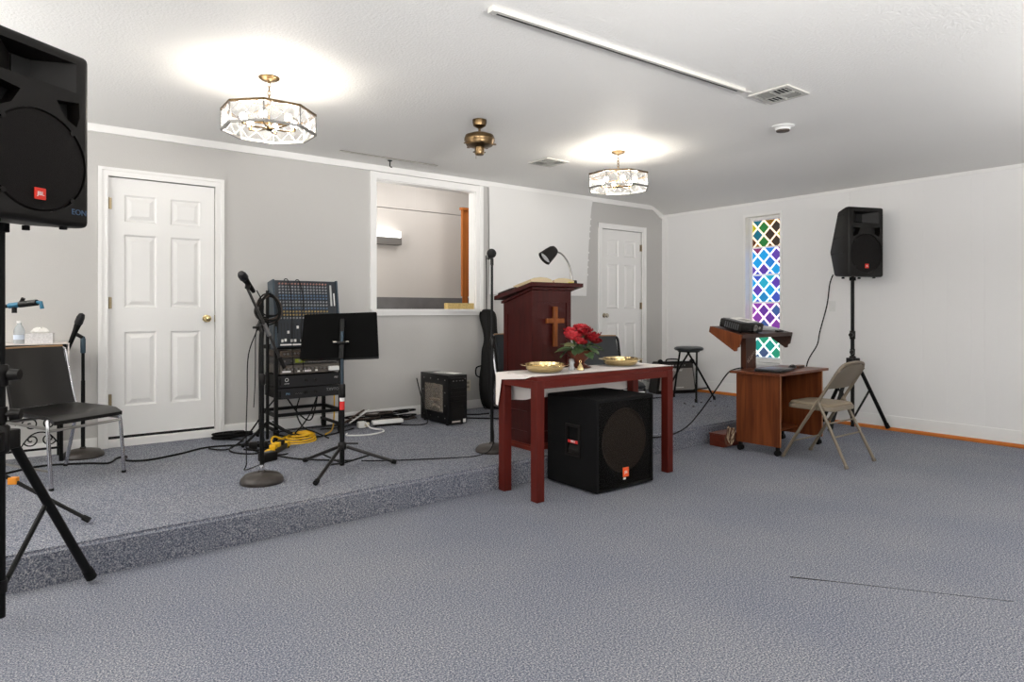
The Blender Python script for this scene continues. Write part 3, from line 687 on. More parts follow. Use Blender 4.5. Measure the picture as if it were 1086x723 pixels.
# subwoofer under the table
t = thing('subwoofer', 'big black subwoofer cabinet under the red table', 'speaker', (3.36, 3.33, 0))
bm = BM(); box2(bm, (-.285, -.25, .012), (.285, .25, .632), bev=.012)
c1 = BM(); box2(c1, (-.265, -.27, .03), (.265, -.235, .612)); c2 = BM(); cyl(c2, (.0, -.27, .335), (0, -.13, .335), .222, n=48)
c3 = BM(); box2(c3, (-.3, -.085, .24), (-.265, .035, .43))
obj('cabinet', cut(bm, [c1, c2, c3]), mat('sub_carpet_black', (15, 15, 16), .8, spec=.15, bump=.3, bscale=260), t)
bm = BM(); holed(bm, -.266, .266, .029, .613, [(-.262, .262, .033, .609)], -.249, -.2355); obj('grille_frame', bm, M_black2, t, False)
bm = BM(); lathe(bm, [(.221, .098), (.214, .108), (.205, .104), (.085, .025), (.08, .022)], m=tr(0, -.131, .335) @ rot('X', 90), n=48); cn = obj('woofer_cone', bm, M_cone, t)
bm = BM(); sph(bm, (0, -.152, .335), .085, seg=24, sc=(1, .35, 1)); obj('dust_cap', bm, mat('dust_cap', (34, 31, 30), .6), cn)
obj('woofer_mesh', box2(BM(), (-.262, -.2415, .034), (.262, -.2395, .608)), clear('grille_mesh', (200, 196, 192), .3, .9, (14, 13, 12)), t, False)
lg = obj('logo_plate', box2(BM(), (-.028, -.249, .085), (.028, -.2425, .15), bev=.002), M_orange, t, False)
text('lettering', 'JBL', .026, M_lett, lg, (0, -.2495, .118), FRONT)
obj('tag', box2(BM(), (-.022, -.247, .068), (.0, -.2425, .08)), M_lett, t, False)
bm = BM(); holed(bm, -.10, .05, .225, .445, [(-.078, .028, .245, .425)], -.293, -.285)
m = Matrix(((0, 1, 0, 0), (1, 0, 0, 0), (0, 0, 1, 0), (0, 0, 0, 1)))
for v in bm.verts: v.co = m @ v.co
hd = obj('side_handle', bm, M_black, t, False)
bm = BM(); prism(bm, [(-.272, .243), (-.2855, .243), (-.2855, .27), (-.272, .30)], -.076, .026); obj('handle_lip', bm, M_black, hd, False)
sg = obj('badge', box2(BM(), (-.2895, -.075, .315), (-.286, .025, .335)), M_flame, t, False)
text('lettering', 'MRX', .022, M_lett, sg, (-.2903, -.028, .325), (pi / 2, 0, -pi / 2))

# ------------------------------------------------------------------ red table with cloth
TX0, TX1, TY0, TY1, TZ = 2.660, 4.005, 3.195, 3.605, .80
t = thing('communion_table', 'dark red wooden table over the subwoofer in front of the pulpit', 'table', ((TX0 + TX1) / 2, (TY0 + TY1) / 2, 0))
a, b = (TX1 - TX0) / 2, (TY1 - TY0) / 2; L_ = .064
obj('tabletop', box2(BM(), (-a, -b, TZ - .028), (a, b, TZ), bev=.004), M_table, t, False)
for sx_ in (-1, 1):
    for sy_ in (-1, 1): obj('leg', box2(BM(), (sx_ * a, sy_ * b, 0), (sx_ * (a - L_), sy_ * (b - L_), TZ - .0285), bev=.004), wood('red_leg_stain', (74, 19, 12), (88, 24, 15), 'Z', .5), t, False)
for sy_ in (-1, 1): obj('apron', box2(BM(), (-a + L_, sy_ * (b - .004), TZ - .078), (a - L_, sy_ * (b - .03), TZ - .0285)), M_table, t, False)
for sx_ in (-1, 1): obj('apron', box2(BM(), (sx_ * (a - .004), -b + L_, TZ - .078), (sx_ * (a - .03), b - L_, TZ - .0285)), M_table, t, False)
# cloth: lies on top, scalloped at the front, hangs over the back and the left end
bm = BM(); N = 48; rows = []
lx = lambda g: -a - .012 + (2 * a + .026) * g
def edge(g): return -b + .006 + .004 * sin(g * 9) + .002 * sin(g * 41)
zt = TZ + .003
for k in range(N + 1):
    g = k / N; x = lx(g); e0 = edge(g)
    drop = max(0, (-b) - e0)
    col_ = [(x, e0 if drop == 0 else -b - .003, zt + .002 - drop * 1.4), (x, max(e0, -b) + .012, zt + .001)]
    col_ += [(x, -b + .05 + (2 * b - .055) * q / 6, zt + .0015 * sin(q * 2 + k * .5)) for q in range(7)]
    col_ += [(x, b + .004, zt - .004), (x, b + .008 + .004 * sin(k * .7), zt - .05), (x, b + .010 + .007 * sin(k * .6), zt - .12), (x, b + .012 + .01 * sin(k * .55), zt - .205 - .004 * sin(k * .9))]
    rows.append(col_)
A_ = [[bm.verts.new(p) for p in r_] for r_ in rows]
B_ = [[bm.verts.new((p[0], p[1] + (.002 if q >= 9 else 0), p[2] + (.002 if q < 9 else 0))) for q, p in enumerate(r_)] for r_ in rows]
nq = len(rows[0])
for G in (A_, B_):
    for k in range(N):
        for q in range(nq - 1): bm.faces.new((G[k][q], G[k + 1][q], G[k + 1][q + 1], G[k][q + 1]))
for k in range(N):
    for q in (0, nq - 1): bm.faces.new((A_[k][q], A_[k + 1][q], B_[k + 1][q], B_[k][q]))
for q in range(nq - 1):
    for k in (0, N): bm.faces.new((A_[k][q], A_[k][q + 1], B_[k][q + 1], B_[k][q]))
# corner of the cloth falling down the left end at the back
pts = [(-a - .013, b - .10), (-a - .013, b + .004)]
prism(bm, [(-b + .03, zt), (b + .01, zt), (b + .012, zt - .22), (b - .012, zt - .225), (b - .03, zt - .15), (b - .05, zt - .045), (-b + .1, zt - .02)], -a - .0145, -a - .012, plane='YZ')
cl = thing('tablecloth', 'white lace-edged cloth over the red table, hanging down behind', 'tablecloth', ((TX0 + TX1) / 2, (TY0 + TY1) / 2, 0))
obj('cloth', bm, M_cloth, cl)
ztab = TZ + .0075
def plate(loc, label):
    t = thing('offering_plate', label, 'plate', loc, 0, 'gold offering plates on the table')
    bm = BM(); lathe(bm, [(.085, 0), (.112, .006), (.128, .025), (.132, .05), (.132, .058), (.127, .058), (.122, .03), (.1, .012), (.001, .01)], n=40); obj('bowl', bm, M_gold, t)
    bm = BM(); skin(bm, [ring(bm, Vector((0, 0, z)), Vector((1, 0, 0)), Vector((0, 1, 0)), r_, r_, 40, I4) for r_, z in ((.1325, .044), (.165, .047), (.168, .05), (.165, .052), (.1325, .050))], False, True); obj('rim', bm, M_gold, t)
    bm = BM(); lathe(bm, [(.095, .0125), (.095, .014)], n=32); obj('felt', bm, mat('plate_felt', (120, 96, 64), .9), t)
plate((2.90, 3.40, ztab), 'gold offering plate on the left end of the table')
plate((3.70, 3.45, ztab), 'gold offering plate on the right end of the table')
t = thing('flower_arrangement', 'red silk peonies with grey-green leaves in a brown urn on the table', 'flowers', (3.32, 3.50, ztab)); t.scale = (1.32, 1.32, 1.02)
bm = BM(); lathe(bm, [(.062, 0), (.065, .006), (.05, .014), (.026, .03), (.03, .045), (.055, .075), (.066, .10), (.07, .12), (.074, .124), (.066, .124), (.05, .09), (.001, .085)], n=24)
obj('urn', bm, M_urn, t)
random.seed(11)
def petal(bm, m, L, wd, cup):
    G = []
    for i in range(4):
        f = i / 3; r_ = []
        for j in range(4):
            g = j / 3 - .5; wv = wd * (.35 + 1.3 * f - .75 * f * f)
            r_.append(bm.verts.new(m @ Vector((g * 2 * wv * .5, L * f * (1 - .35 * cup * f), cup * L * f * f * .8 + abs(g) * wd * .35 + (.004 * math.sin(j * 2.1 + i) if i == 3 else 0)))))
        G.append(r_)
    for i in range(3):
        for j in range(3): bm.faces.new((G[i][j], G[i][j + 1], G[i + 1][j + 1], G[i + 1][j]))
    return
M_red2 = mat('flower_red_light', (172, 36, 44), .55, noise=.3, nscale=80)
fl_pos = [(-.085, -.03, .205, .062), (-.065, -.065, .175, .045), (-.015, -.05, .235, .055), (.03, .02, .255, .06), (.062, -.045, .195, .066), (.075, .02, .235, .05), (-.03, .04, .24, .05), (.02, -.07, .19, .04), (.10, -.02, .17, .042)]
for k, (fx, fy, fz, fr) in enumerate(fl_pos):
    bm = BM(); base = tr(fx, fy, fz) @ Euler((fy * -4 + random.uniform(-.2, .2), fx * 5, random.uniform(0, 6))).to_matrix().to_4x4()
    for ly, (np_, tilt, sc_) in enumerate(((5, 80, .55), (6, 58, .75), (7, 34, .95), (8, 8, 1.05))):
        for q in range(np_):
            petal(bm, base @ rot('Z', 360 * q / np_ + ly * 23 + random.uniform(-8, 8)) @ rot('X', tilt + random.uniform(-8, 8)) @ tr(0, .004, 0), fr * sc_, fr * .8, .55)
    fo = obj('flower', bm, M_red if k % 3 else M_red2, t)
    bm = BM(); sph(bm, (fx, fy, fz + fr * .2), fr * .3, seg=8); obj('flower_heart', bm, M_red, fo)
bm = BM()
for fx, fy, fz, fr in fl_pos: tube(bm, [(0, 0, .09), (fx * .6, fy * .6, fz * .7 + .02), (fx, fy, fz)], .003, 5)
obj('stems', bm, M_leaf, t)
for k in range(26):
    a_ = k * 2.4; L_ = random.uniform(.07, .11); el = random.uniform(-38, 22)
    bm = BM(); m = rot('Z', math.degrees(a_)) @ tr(0, .045, random.uniform(.115, .165)) @ rot('X', el) @ rot('Y', random.uniform(-30, 30))
    G = []
    for i in range(6):
        f = i / 5; wv = .026 * (sin(pi * min(1, f * .94 + .06))) ** .8
        G.append([bm.verts.new(m @ Vector((g * wv, L_ * f, -.25 * L_ * f * f + abs(g) * .006))) for g in (-1, 0, 1)])
    for i in range(5):
        for j in (0, 1): bm.faces.new((G[i][j], G[i][j + 1], G[i + 1][j + 1], G[i + 1][j]))
    obj('leaf', bm, M_leaf if k % 3 else M_leaf2, t)
t = thing('glass_cruet', 'small clear glass bottle beside the gold bell on the table', 'bottle', (3.12, 3.37, ztab))
obj('bottle', lathe(BM(), [(.02, 0), (.023, .004), (.023, .02), (.016, .03), (.016, .05), (.019, .06), (.019, .066)], n=16), clear('clear_glass', (225, 228, 228), .35), t); obj('cap', lathe(BM(), [(.017, .066), (.018, .076), (.012, .082)], n=14), M_steel, t)
t = thing('hand_bell', 'tiny gold bell with a ring handle in front of the urn', 'bell', (3.185, 3.35, ztab))
obj('bell', lathe(BM(), [(.028, 0), (.027, .006), (.02, .018), (.016, .032), (.008, .04), (.004, .05)], n=18), M_gold, t); obj('ring_handle', tube(BM(), [(.009 * cos(x), 0, .058 + .009 * sin(x)) for x in [2 * pi * i / 12 for i in range(12)]], .003, 6, closed=True), M_gold, t)

# ------------------------------------------------------------------ pulpit
PX0, PX1, PY0, PY1 = 3.135, 3.53, 3.82, 4.18
t = thing('pulpit', 'dark cherry wooden pulpit with a small cross on its front', 'pulpit', ((PX0 + PX1) / 2, (PY0 + PY1) / 2, ZS))
a, b = (PX1 - PX0) / 2, (PY1 - PY0) / 2
zf, zk = 1.395 - ZS, 1.305 - ZS                            # body top at the front, at the back
def framed(name, x0, x1, zb, zt0, zt1, mm, rail=.045, lock=None):
    bm = BM()
    lo = zb + rail; mid_ = lock if lock else None
    prism(bm, [(x0, zb), (x0 + rail, zb), (x0 + rail, zt0), (x0, zt0)], 0, .018, mm); prism(bm, [(x1 - rail, zb), (x1, zb), (x1, zt1), (x1 - rail, zt1)], 0, .018, mm)
    prism(bm, [(x0 + rail, zb), (x1 - rail, zb), (x1 - rail, lo + .06), (x0 + rail, lo + .06)], 0, .0178, mm)
    prism(bm, [(x0 + rail, min(zt0, zt1) - .11), (x1 - rail, min(zt0, zt1) - .11), (x1 - rail, zt1), (x0 + rail, zt0)], 0, .0178, mm)
    if mid_: prism(bm, [(x0 + rail, mid_), (x1 - rail, mid_), (x1 - rail, mid_ + .05), (x0 + rail, mid_ + .05)], 0, .0176, mm)
    o = obj(name, bm, M_cherry, t, False)
    bm = BM(); prism(bm, [(x0 + .01, zb + .01), (x1 - .01, zb + .01), (x1 - .01, zt1 - .01), (x0 + .01, zt0 - .01)], .010, .016, mm); obj('panel', bm, M_cherry, o, False)
framed('front_panel', -a, a, .03, zf, zf, tr(0, -b, 0))
mL = Matrix(((0, 1, 0, 0), (1, 0, 0, 0), (0, 0, 1, 0), (0, 0, 0, 1)))
framed('side_panel', -b + .018, b, .03, zf - .005, zk, tr(-a, 0, 0) @ mL, lock=.24)
framed('side_panel', -b + .018, b, .03, zf - .005, zk, tr(a, 0, 0) @ Matrix.Diagonal((-1, 1, 1, 1)) @ mL, lock=.24)
bm = BM(); box2(bm, (-a - .012, -b - .012, 0), (a + .012, b, .03)); box2(bm, (-a - .006, -b - .006, .03), (a + .006, -b + .01, .045)); box2(bm, (-a - .006, -b, .03), (-a + .01, b, .045)); obj('plinth', bm, wood('cherry_edge', (86, 32, 24), (104, 42, 30), 'X', .35), t, False)
obj('shelf', box2(BM(), (-a + .019, -b + .019, .70), (a - .019, b - .01, .72)), M_cherry, t, False)
sl = math.atan2(.098, .49)
bm = BM(); prism(bm, [(-b - .062, zf + .013), (-b - .062, zf + .042), (b + .055, zk + .031), (b + .055, zk + .002)], -a - .055, a + .075, plane='YZ')
prism(bm, [(-b - .02, zf - .012), (-b - .02, zf + .006), (b + .01, zk - .008), (b + .01, zk - .026)], -a - .018, a + .018, plane='YZ')
obj('slanted_top', bm, M_cherry, t, False)
bm = BM(); zc_ = .955
box2(bm, (-.019 + .02, -b - .024, zc_ - .175), (.019 + .02, -b - .0005, zc_ + .135), bev=.003); box2(bm, (-.088 + .02, -b - .0235, zc_ + .005), (.088 + .02, -b - .0008, zc_ + .043), bev=.003)
obj('cross', bm, M_oak, t, False)
# things on the pulpit, lying on the slope
def slope_m(x, y, dz=0):
    f = (y - (PY0 - .062)) / (PY1 + .055 - (PY0 - .062)); z = (ZS + zf + .042) * (1 - f) + (ZS + zk + .031) * f
    return Vector((x, y, z + dz))
SL = -math.atan2((zf + .011) - zk, (PY1 - PY0) + .117)
t = thing('open_bible', 'open Bible with cream pages lying on the pulpit top', 'book', slope_m(3.335, 3.915, .0015)); t.rotation_euler = (SL, 0, 0)
bm = BM(); box2(bm, (-.23, -.12, 0), (.23, .12, .006)); obj('cover', bm, M_vinyl, t, False)
for s in (-1, 1):
    P = [(0, .008), (s * .02, .035), (s * .06, .047), (s * .12, .05), (s * .19, .042), (s * .222, .03), (s * .216, .0065), (0, .0065)]
    obj('page_block', prism(BM(), P if s > 0 else P[::-1], -.112, .112), M_page, t)
obj('ribbon', tube(BM(), [(.0, -.11, .02), (.002, -.125, .004), (.006, -.14, .002)], .002, 5), M_red, t)
t = thing('folder', 'black folder and loose sheet on the pulpit left of the Bible', 'folder', slope_m(3.165, 4.085, .0015)); t.rotation_euler = (SL, 0, 0)
obj('folder_cover', box2(BM(), (-.07, -.10, 0), (.16, .12, .016), bev=.003), M_vinyl, t, False); obj('sheet', box2(BM(), (-.078, -.085, .0165), (.14, .11, .0195)), M_paper, t, False)
t = thing('eyeglass_case', 'small yellow case beneath the right pages of the Bible', 'case', slope_m(3.535, 3.83, .0015)); t.rotation_euler = (SL, 0, 0)
obj('case', box2(BM(), (-.045, -.03, 0), (.012, .05, .022), bev=.006), mat('mustard', (190, 176, 70), .5), t); obj('hinge_line', box2(BM(), (-.046, -.0305, .011), (.013, -.0298, .013)), M_dark, t, False)
t = thing('desk_lamp', 'black desk lamp on a silver gooseneck clamped to the pulpit', 'lamp', slope_m(3.592, 3.86, .001)); t.rotation_euler = (SL, 0, 0)
obj('clamp_base', box2(BM(), (-.022, -.03, 0), (.022, .03, .045), bev=.005), M_black, t)
NK = smoothpts([(0, 0, .04), (-.005, .004, .16), (-.022, .017, .235), (-.05, .04, .285), (-.09, .07, .305)], 7)
obj('gooseneck', tube(BM(), NK, .007, 8), M_steel, t)
bm = BM(); d = Vector((-.78, .30, -.60)).normalized(); q = d.to_track_quat('Z', 'Y').to_matrix().to_4x4()
mm = tr(-.095, .072, .312) @ q @ Matrix.Scale(.92, 4)
lathe(bm, [(.01, -.03), (.035, -.024), (.048, .0), (.056, .04), (.066, .115), (.062, .115), (.052, .04), (.04, .005), (.001, -.005)], m=mm, n=28); sh = obj('shade', bm, M_black, t)
bm = BM(); lathe(bm, [(.001, .0), (.03, .02), (.05, .07), (.055, .095), (.001, .100)], m=mm, n=20); obj('bulb', bm, mat('frosted_bulb', (226, 228, 232), .4), sh)
cord('thin black lamp cord hanging down the right side of the pulpit', [(3.602, 3.90, 1.40), (3.615, 3.93, 1.395), (3.625, 3.95, 1.33), (3.63, 3.95, 1.15), (3.625, 3.94, .9), (3.60, 3.97, .5), (3.585, 4.05, .19), (3.60, 4.3, ZS + .006)], .0035, M_rub)
# ------------------------------------------------------------------ microphone stands
def mic_mesh(t, m, name='microphone'):
    bm = BM(); lathe(bm, [(.011, -.10), (.013, -.098), (.018, .01), (.023, .045)], m=m, n=14); b_ = obj(name, bm, M_black2, t)
    bm = BM(); lathe(bm, [(.023, .044), (.027, .05), (.026, .08), (.019, .098), (.001, .104)], m=m, n=16); obj('mesh_head', bm, mat('mic_mesh', (40, 40, 42), .45, .6, bump=.4, bscale=600), b_)
    return b_
def round_base(t, R, h):
    bm = BM(); lathe(bm, [(R * .97, 0), (R, .008), (R * .97, h * .45), (R * .8, h * .8), (R * .45, h), (.022, h + .004), (.018, h + .016)], n=36); obj('base', bm, M_base, t)
t = thing('microphone_stand', 'black boom microphone stand with a domed round base near the stage edge', 'microphone stand', (1.243, 4.14, ZS), 0, 'microphone stands')
round_base(t, .128, .062)
obj('ferrule', lathe(BM(), [(.014, .06), (.015, .065), (.015, .105), (.012, .112)], n=12), M_chrome, t)
obj('pole', cyl(BM(), (0, 0, .1), (0, 0, .62), .0135, n=12), M_black2, t); obj('inner_pole', cyl(BM(), (0, 0, .61), (0, 0, .93), .010, n=12), M_black2, t)
bm = BM(); lathe(bm, [(.016, .60), (.019, .605), (.019, .66), (.014, .67)], n=12); obj('clutch', bm, M_black, t)
p0 = Vector((.145, .08, .735)); p1 = Vector((-.078, .03, 1.195)); dr = (p1 - p0).normalized()
obj('boom', cyl(BM(), p0, p1, .0085, n=10), mat('boom_grey', (70, 68, 66), .3, .7), t); obj('boom_sleeve', cyl(BM(), p0.lerp(p1, .36), p0.lerp(p1, .52), .014, n=10), M_steel, t)
bm = BM(); sph(bm, (0, .05, .955), .024, seg=10); cyl(bm, (0, 0, .92), (0, .05, .955), .012, n=8); cyl(bm, (-.05, .0, .955), (.0, .05, .955), .008, n=8); obj('boom_clamp', bm, M_black, t)
obj('counterweight', cyl(BM(), p0 - dr * .05, p0 + dr * .03, .013, n=10), M_black, t)
mm = tr(*(p1 + Vector((.0, 0, .035)))) @ Vector((-.55, -.62, .52)).to_track_quat('Z', 'Y').to_matrix().to_4x4(); mic_mesh(t, mm)
obj('mic_clip', tube(BM(), [p1, p1 + Vector((.006, .008, .025))], .016, 8), M_black, t)
cord('black microphone lead running down the boom stand', [p1 + Vector((1.243 + .07, 4.14 + .05, ZS - .01)), (1.27, 4.20, 1.25), (1.235, 4.19, 1.12), (1.18, 4.20, .95), (1.175, 4.21, .70), (1.18, 4.25, .45), (1.21, 4.35, .25), (1.25, 4.5, ZS + .008), (1.5, 4.72, ZS + .007)], .0035, M_rub)
t = thing('microphone_stand', 'straight black microphone stand beside the left of the pulpit', 'microphone stand', (2.89, 4.0, ZS), 0, 'microphone stands')
round_base(t, .125, .055)
obj('pole', cyl(BM(), (0, 0, .055), (0, 0, .80), .0125, n=12), M_black2, t); obj('inner_pole', cyl(BM(), (0, 0, .79), (0, 0, 1.41), .0095, n=12), M_black2, t); obj('clutch', lathe(BM(), [(.015, .78), (.018, .785), (.018, .84), (.013, .85)], n=12), M_black, t)
bm = BM(); cyl(bm, (0, 0, 1.40), (0, 0, 1.45), .013, n=10); cyl(bm, (0, 0, 1.44), (.005, .03, 1.475), .012, n=8); obj('mic_clip', bm, M_black, t)
mm = tr(.012, .04, 1.475) @ Vector((-.45, -.85, .12)).to_track_quat('Z', 'Y').to_matrix().to_4x4(); mic_mesh(t, mm)
obj('foam_ball', sph(BM(), (0, 0, .078), .036, mm, 16), mat('foam_black', (16, 16, 17), .9, bump=.3, bscale=300), t)
cord('microphone lead hanging from the mic beside the pulpit', [(2.915, 4.11, 1.645), (2.885, 4.07, 1.62), (2.868, 4.04, 1.5), (2.865, 4.035, 1.1), (2.868, 4.03, .7), (2.87, 3.97, .42), (2.81, 3.88, .24), (2.70, 3.92, ZS + .006), (2.4, 4.03, ZS + .006), (2.08, 4.20, ZS + .006), (1.97, 4.29, ZS + .006)], .004, M_rub)
t = thing('microphone_stand', 'black microphone stand with a leaning handheld mic beside the left door', 'microphone stand', (.435, 5.665, ZS), 0, 'microphone stands')
round_base(t, .135, .055)
obj('pole', cyl(BM(), (0, 0, .055), (0, 0, .55), .0135, n=12), M_black2, t); obj('inner_pole', cyl(BM(), (0, 0, .54), (0, 0, .86), .011, n=12), M_black2, t); obj('clutch', lathe(BM(), [(.016, .75), (.017, .76), (.017, .85), (.011, .87)], n=12), mat('stand_blue_grip', (40, 62, 76), .5), t)
bm = BM(); cyl(bm, (0, 0, .86), (-.05, -.01, .895), .013, n=8); obj('mic_clip', bm, M_black, t)
mic_mesh(t, tr(-.052, -.015, .90) @ Vector((.30, -.2, .93)).to_track_quat('Z', 'Y').to_matrix().to_4x4() @ Matrix.Diagonal((1.0, 1.0, 1.45, 1)))

# boom stand at the far left with blue taped grip
t = thing('boom_stand', 'black tripod boom stand with blue taped boom end at the left edge', 'microphone stand', (-.05, 4.08, ZS))
obj('pole', cyl(BM(), (0, 0, .12), (0, 0, 1.02), .012, n=10), M_black2, t)
bm = BM(); lathe(bm, [(.02, .2), (.024, .21), (.024, .3), (.018, .31)], n=12); obj('hub', bm, M_black, t)
for ax, ay in ((.374, -.215), (-.372, -.216), (0, .43)):
    tube_b = BM(); tube(tube_b, [(ax * .06, ay * .06, .262), (ax, ay, .016)], .0095, 8); lg = obj('leg', tube_b, M_black2, t)
    v = Vector((ax, ay, .016)); obj('rubber_foot', tube(BM(), [v * .93 + Vector((0, 0, .018)), v], .0145, 8), M_rub, lg)
m = Matrix.Rotation(math.atan2(-.215, .374), 4, 'Z'); obj('leg_clip', box(BM(), (.085, 0, .225), (.04, .03, .034), m, .004), mat('clip_orange', (224, 140, 30), .5), t, False)
bm = BM(); sph(bm, (0, 0, 1.04), .026, seg=10); obj('boom_clamp', bm, M_black, t)
b0, b1 = Vector((-.35, .28, 1.02)), Vector((.165, -.132, 1.098)); obj('boom', cyl(BM(), b0, b1, .009, n=10), M_black2, t)
obj('grip_tape', cyl(BM(), b0.lerp(b1, .79), b0.lerp(b1, .87), .0135, n=10), M_blueT, t, True); obj('mic_sleeve', cyl(BM(), b0.lerp(b1, .87), b0.lerp(b1, 1.0), .0155, n=10), M_black, t)
bm = BM(); tube(bm, [b0.lerp(b1, .97) + Vector((0, 0, .004)), b1 + Vector((.015, -.012, .0)), b1 + Vector((.02, -.015, -.03))], .009, 8); obj('grip_end', bm, M_blueT, t)
bm = BM(); c_ = b0.lerp(b1, .83); cyl(bm, c_, c_ + Vector((.0, .0, -.038)), .011, n=8); cyl(bm, c_ + Vector((.02, -.016, 0)), c_ + Vector((.035, -.03, .035)), .009, n=8); obj('thumb_screw', bm, M_black, t)

# ------------------------------------------------------------------ music stand
t = thing('music_stand', 'black folding music stand with a solid desk, in front of the mixer rack', 'music stand', (1.765, 4.145, ZS))
obj('pole', cyl(BM(), (0, 0, .03), (0, 0, .52), .0165, n=12), M_black2, t); obj('inner_pole', cyl(BM(), (0, 0, .5), (0, 0, .92), .012, n=12), mat('stand_tube', (46, 60, 70), .35, .5), t)
bm = BM(); lathe(bm, [(.019, .48), (.022, .485), (.022, .56), (.018, .57)], n=12); obj('height_clutch', bm, M_black, t)
obj('sticker', cyl(BM(), (0, 0, .40), (0, 0, .455), .0169, n=12), M_flame, t); obj('sticker', cyl(BM(), (0, 0, .456), (0, 0, .49), .0169, n=12), M_lett, t)
bm = BM(); lathe(bm, [(.026, .135), (.028, .14), (.028, .175), (.022, .185)], n=12); cyl(bm, (.02, -.015, .175), (.085, -.066, .175), .006, n=6); obj('hub', bm, M_black, t)
for fx, fy in ((.354, -.083), (-.125, .357), (-.294, -.289)):
    tube_b = BM(); u = Vector((fx, fy, 0)).normalized(); tube(tube_b, [u * .03 + Vector((0, 0, .15)), (fx, fy, .016)], .0115, 8); lg = obj('leg', tube_b, mat('stand_leg', (36, 34, 33), .3, .4), t)
    v = Vector((fx, fy, .017)); obj('rubber_foot', tube(BM(), [v * .92 + Vector((0, 0, .01)), v], .016, 8), M_rub, lg)
    obj('brace', tube(BM(), [u * .015 + Vector((0, 0, .045)), u * (Vector((fx, fy, 0)).length * .52) + Vector((0, 0, .082))], .006, 6), M_black2, t)
md = tr(-.012, .028, .893) @ Matrix.Rotation(-YAW, 4, 'Z') @ rot('Y', -2) @ rot('X', -14)
bm = BM(); prism(bm, [(-.25, -.155), (.262, -.15), (.268, -.142), (.250, .148), (.242, .155), (-.232, .155), (-.24, .148), (-.258, -.147)], .012, .0155, md); obj('desk', bm, mat('matte_black', (5, 5, 5), .8, spec=.08), t, False)
bm = BM(); box2(bm, (-.25, .016, -.155), (.255, .075, -.150), md); box2(bm, (-.25, .072, -.154), (.255, .075, -.13), md); obj('ledge', bm, M_black2, t, False)
bm = BM(); box2(bm, (.008, -.012, -.16), (.040, .0118, .11), md, .004); cyl(bm, (-.006, -.012, -.055), (.054, -.012, -.055), .011, n=8, m=md); obj('tilt_bracket', bm, M_black2, t, False)
bm = BM(); cyl(bm, (-.031, -.02, -.05), (-.006, -.02, -.05), .007, n=6, m=md); cyl(bm, (.052, -.02, -.05), (.074, -.02, -.05), .005, n=6, m=md); obj('tilt_screw', bm, M_steel, t)

# ------------------------------------------------------------------ mixer rack
RX, RY = 2.005, 5.58                                   # centre of the rack's footprint
t = thing('equipment_rack', 'black tubular rack carrying the mixer and amplifiers against the grey wall', 'rack', (RX, RY, ZS))
hw_, hd_ = .275, .19
for sx_ in (-1, 1):
    for sy_ in (-1, 1):
        top = .98 if sy_ < 0 else 1.16
        lg = obj('leg', box2(BM(), (sx_ * hw_ - .014, sy_ * hd_ - .014, .06), (sx_ * hw_ + .014, sy_ * hd_ + .014, top)), M_black2, t, False)
        bm = BM(); cyl(bm, (sx_ * hw_ - .012, sy_ * hd_, .034), (sx_ * hw_ + .012, sy_ * hd_, .034), .033, n=16); box2(bm, (sx_ * hw_ - .018, sy_ * hd_ - .02, .04), (sx_ * hw_ + .018, sy_ * hd_ + .02, .07)); obj('caster', bm, M_rub, lg)
for z in (.19, .74):
    for sy_ in (-1, 1): obj('cross_bar', box2(BM(), (-hw_ + .015, sy_ * hd_ - .012, z), (hw_ - .015, sy_ * hd_ + .012, z + .026)), M_black2, t, False)
    for sx_ in (-1, 1): obj('side_bar', box2(BM(), (sx_ * hw_ - .012, -hd_ + .015, z), (sx_ * hw_ + .012, hd_ - .015, z + .026)), M_black2, t, False)
obj('foot_bar', box2(BM(), (-hw_ - .012, -hd_ - .05, .07), (-hw_ + .012, hd_ + .05, .09)), M_black2, t, False)
obj('foot_bar', box2(BM(), (hw_ - .012, -hd_ - .05, .07), (hw_ + .012, hd_ + .05, .09)), M_black2, t, False)
def amp_unit(name, label, z, h, words, kind):
    a = thing(name, label, 'amplifier', (RX, RY, ZS + z))
    obj('case', box2(BM(), (-.255, -hd_ - .03, 0), (.255, hd_ - .03, h - .003)), M_black2, a, False)
    fp = obj('front_plate', box2(BM(), (-.268, -hd_ - .036, .002), (.268, -hd_ - .0302, h - .006)), mat('amp_face', (20, 20, 22), .4), a, False)
    for s, sz, x, zz, m_ in words: text('lettering', s, sz, m_, fp, (x, -hd_ - .0365, zz * h), FRONT, .0006)
    for x in (-.04, .04): obj('knob', cyl(BM(), (x, -hd_ - .036, h * .5), (x, -hd_ - .052, h * .5), .012, n=12), M_black, a)
    for sx_ in (-1, 1): obj('handle', tube(BM(), smoothpts([(sx_ * .258, -hd_ - .036, .02), (sx_ * .258, -hd_ - .06, .025), (sx_ * .258, -hd_ - .06, h - .03), (sx_ * .258, -hd_ - .036, h - .025)], 3), .004, 6), M_black2, a)
    return a
blue_l = mat('blue_lettering', (120, 160, 190), .5)
amp_unit('power_amplifier', 'lower black rack amplifier with a pale blue emblem and outlined lettering', .335, .092, [('PVi', .026, -.19, .45, blue_l), ('- - - - - - -', .014, -.10, .45, M_lett), ('TXVTO', .034, .19, .6, mat('grey_lettering', (140, 140, 140), .5))], 0)
am = amp_unit('power_amplifier', 'upper black rack amplifier marked with a ring over small white lettering', .43, .10, [('crown', .016, -.20, .32, M_lett), ('XLS', .02, .22, .62, M_lett)], 1)
obj('emblem_ring', tube(BM(), [(-.20 + .013 * cos(x), -hd_ - .037, .062 + .013 * sin(x)) for x in [2 * pi * i / 16 for i in range(16)]], .0022, 5, closed=True), M_lett, am)
M_unit = mat('rack_unit_grey', (84, 78, 72), .45)
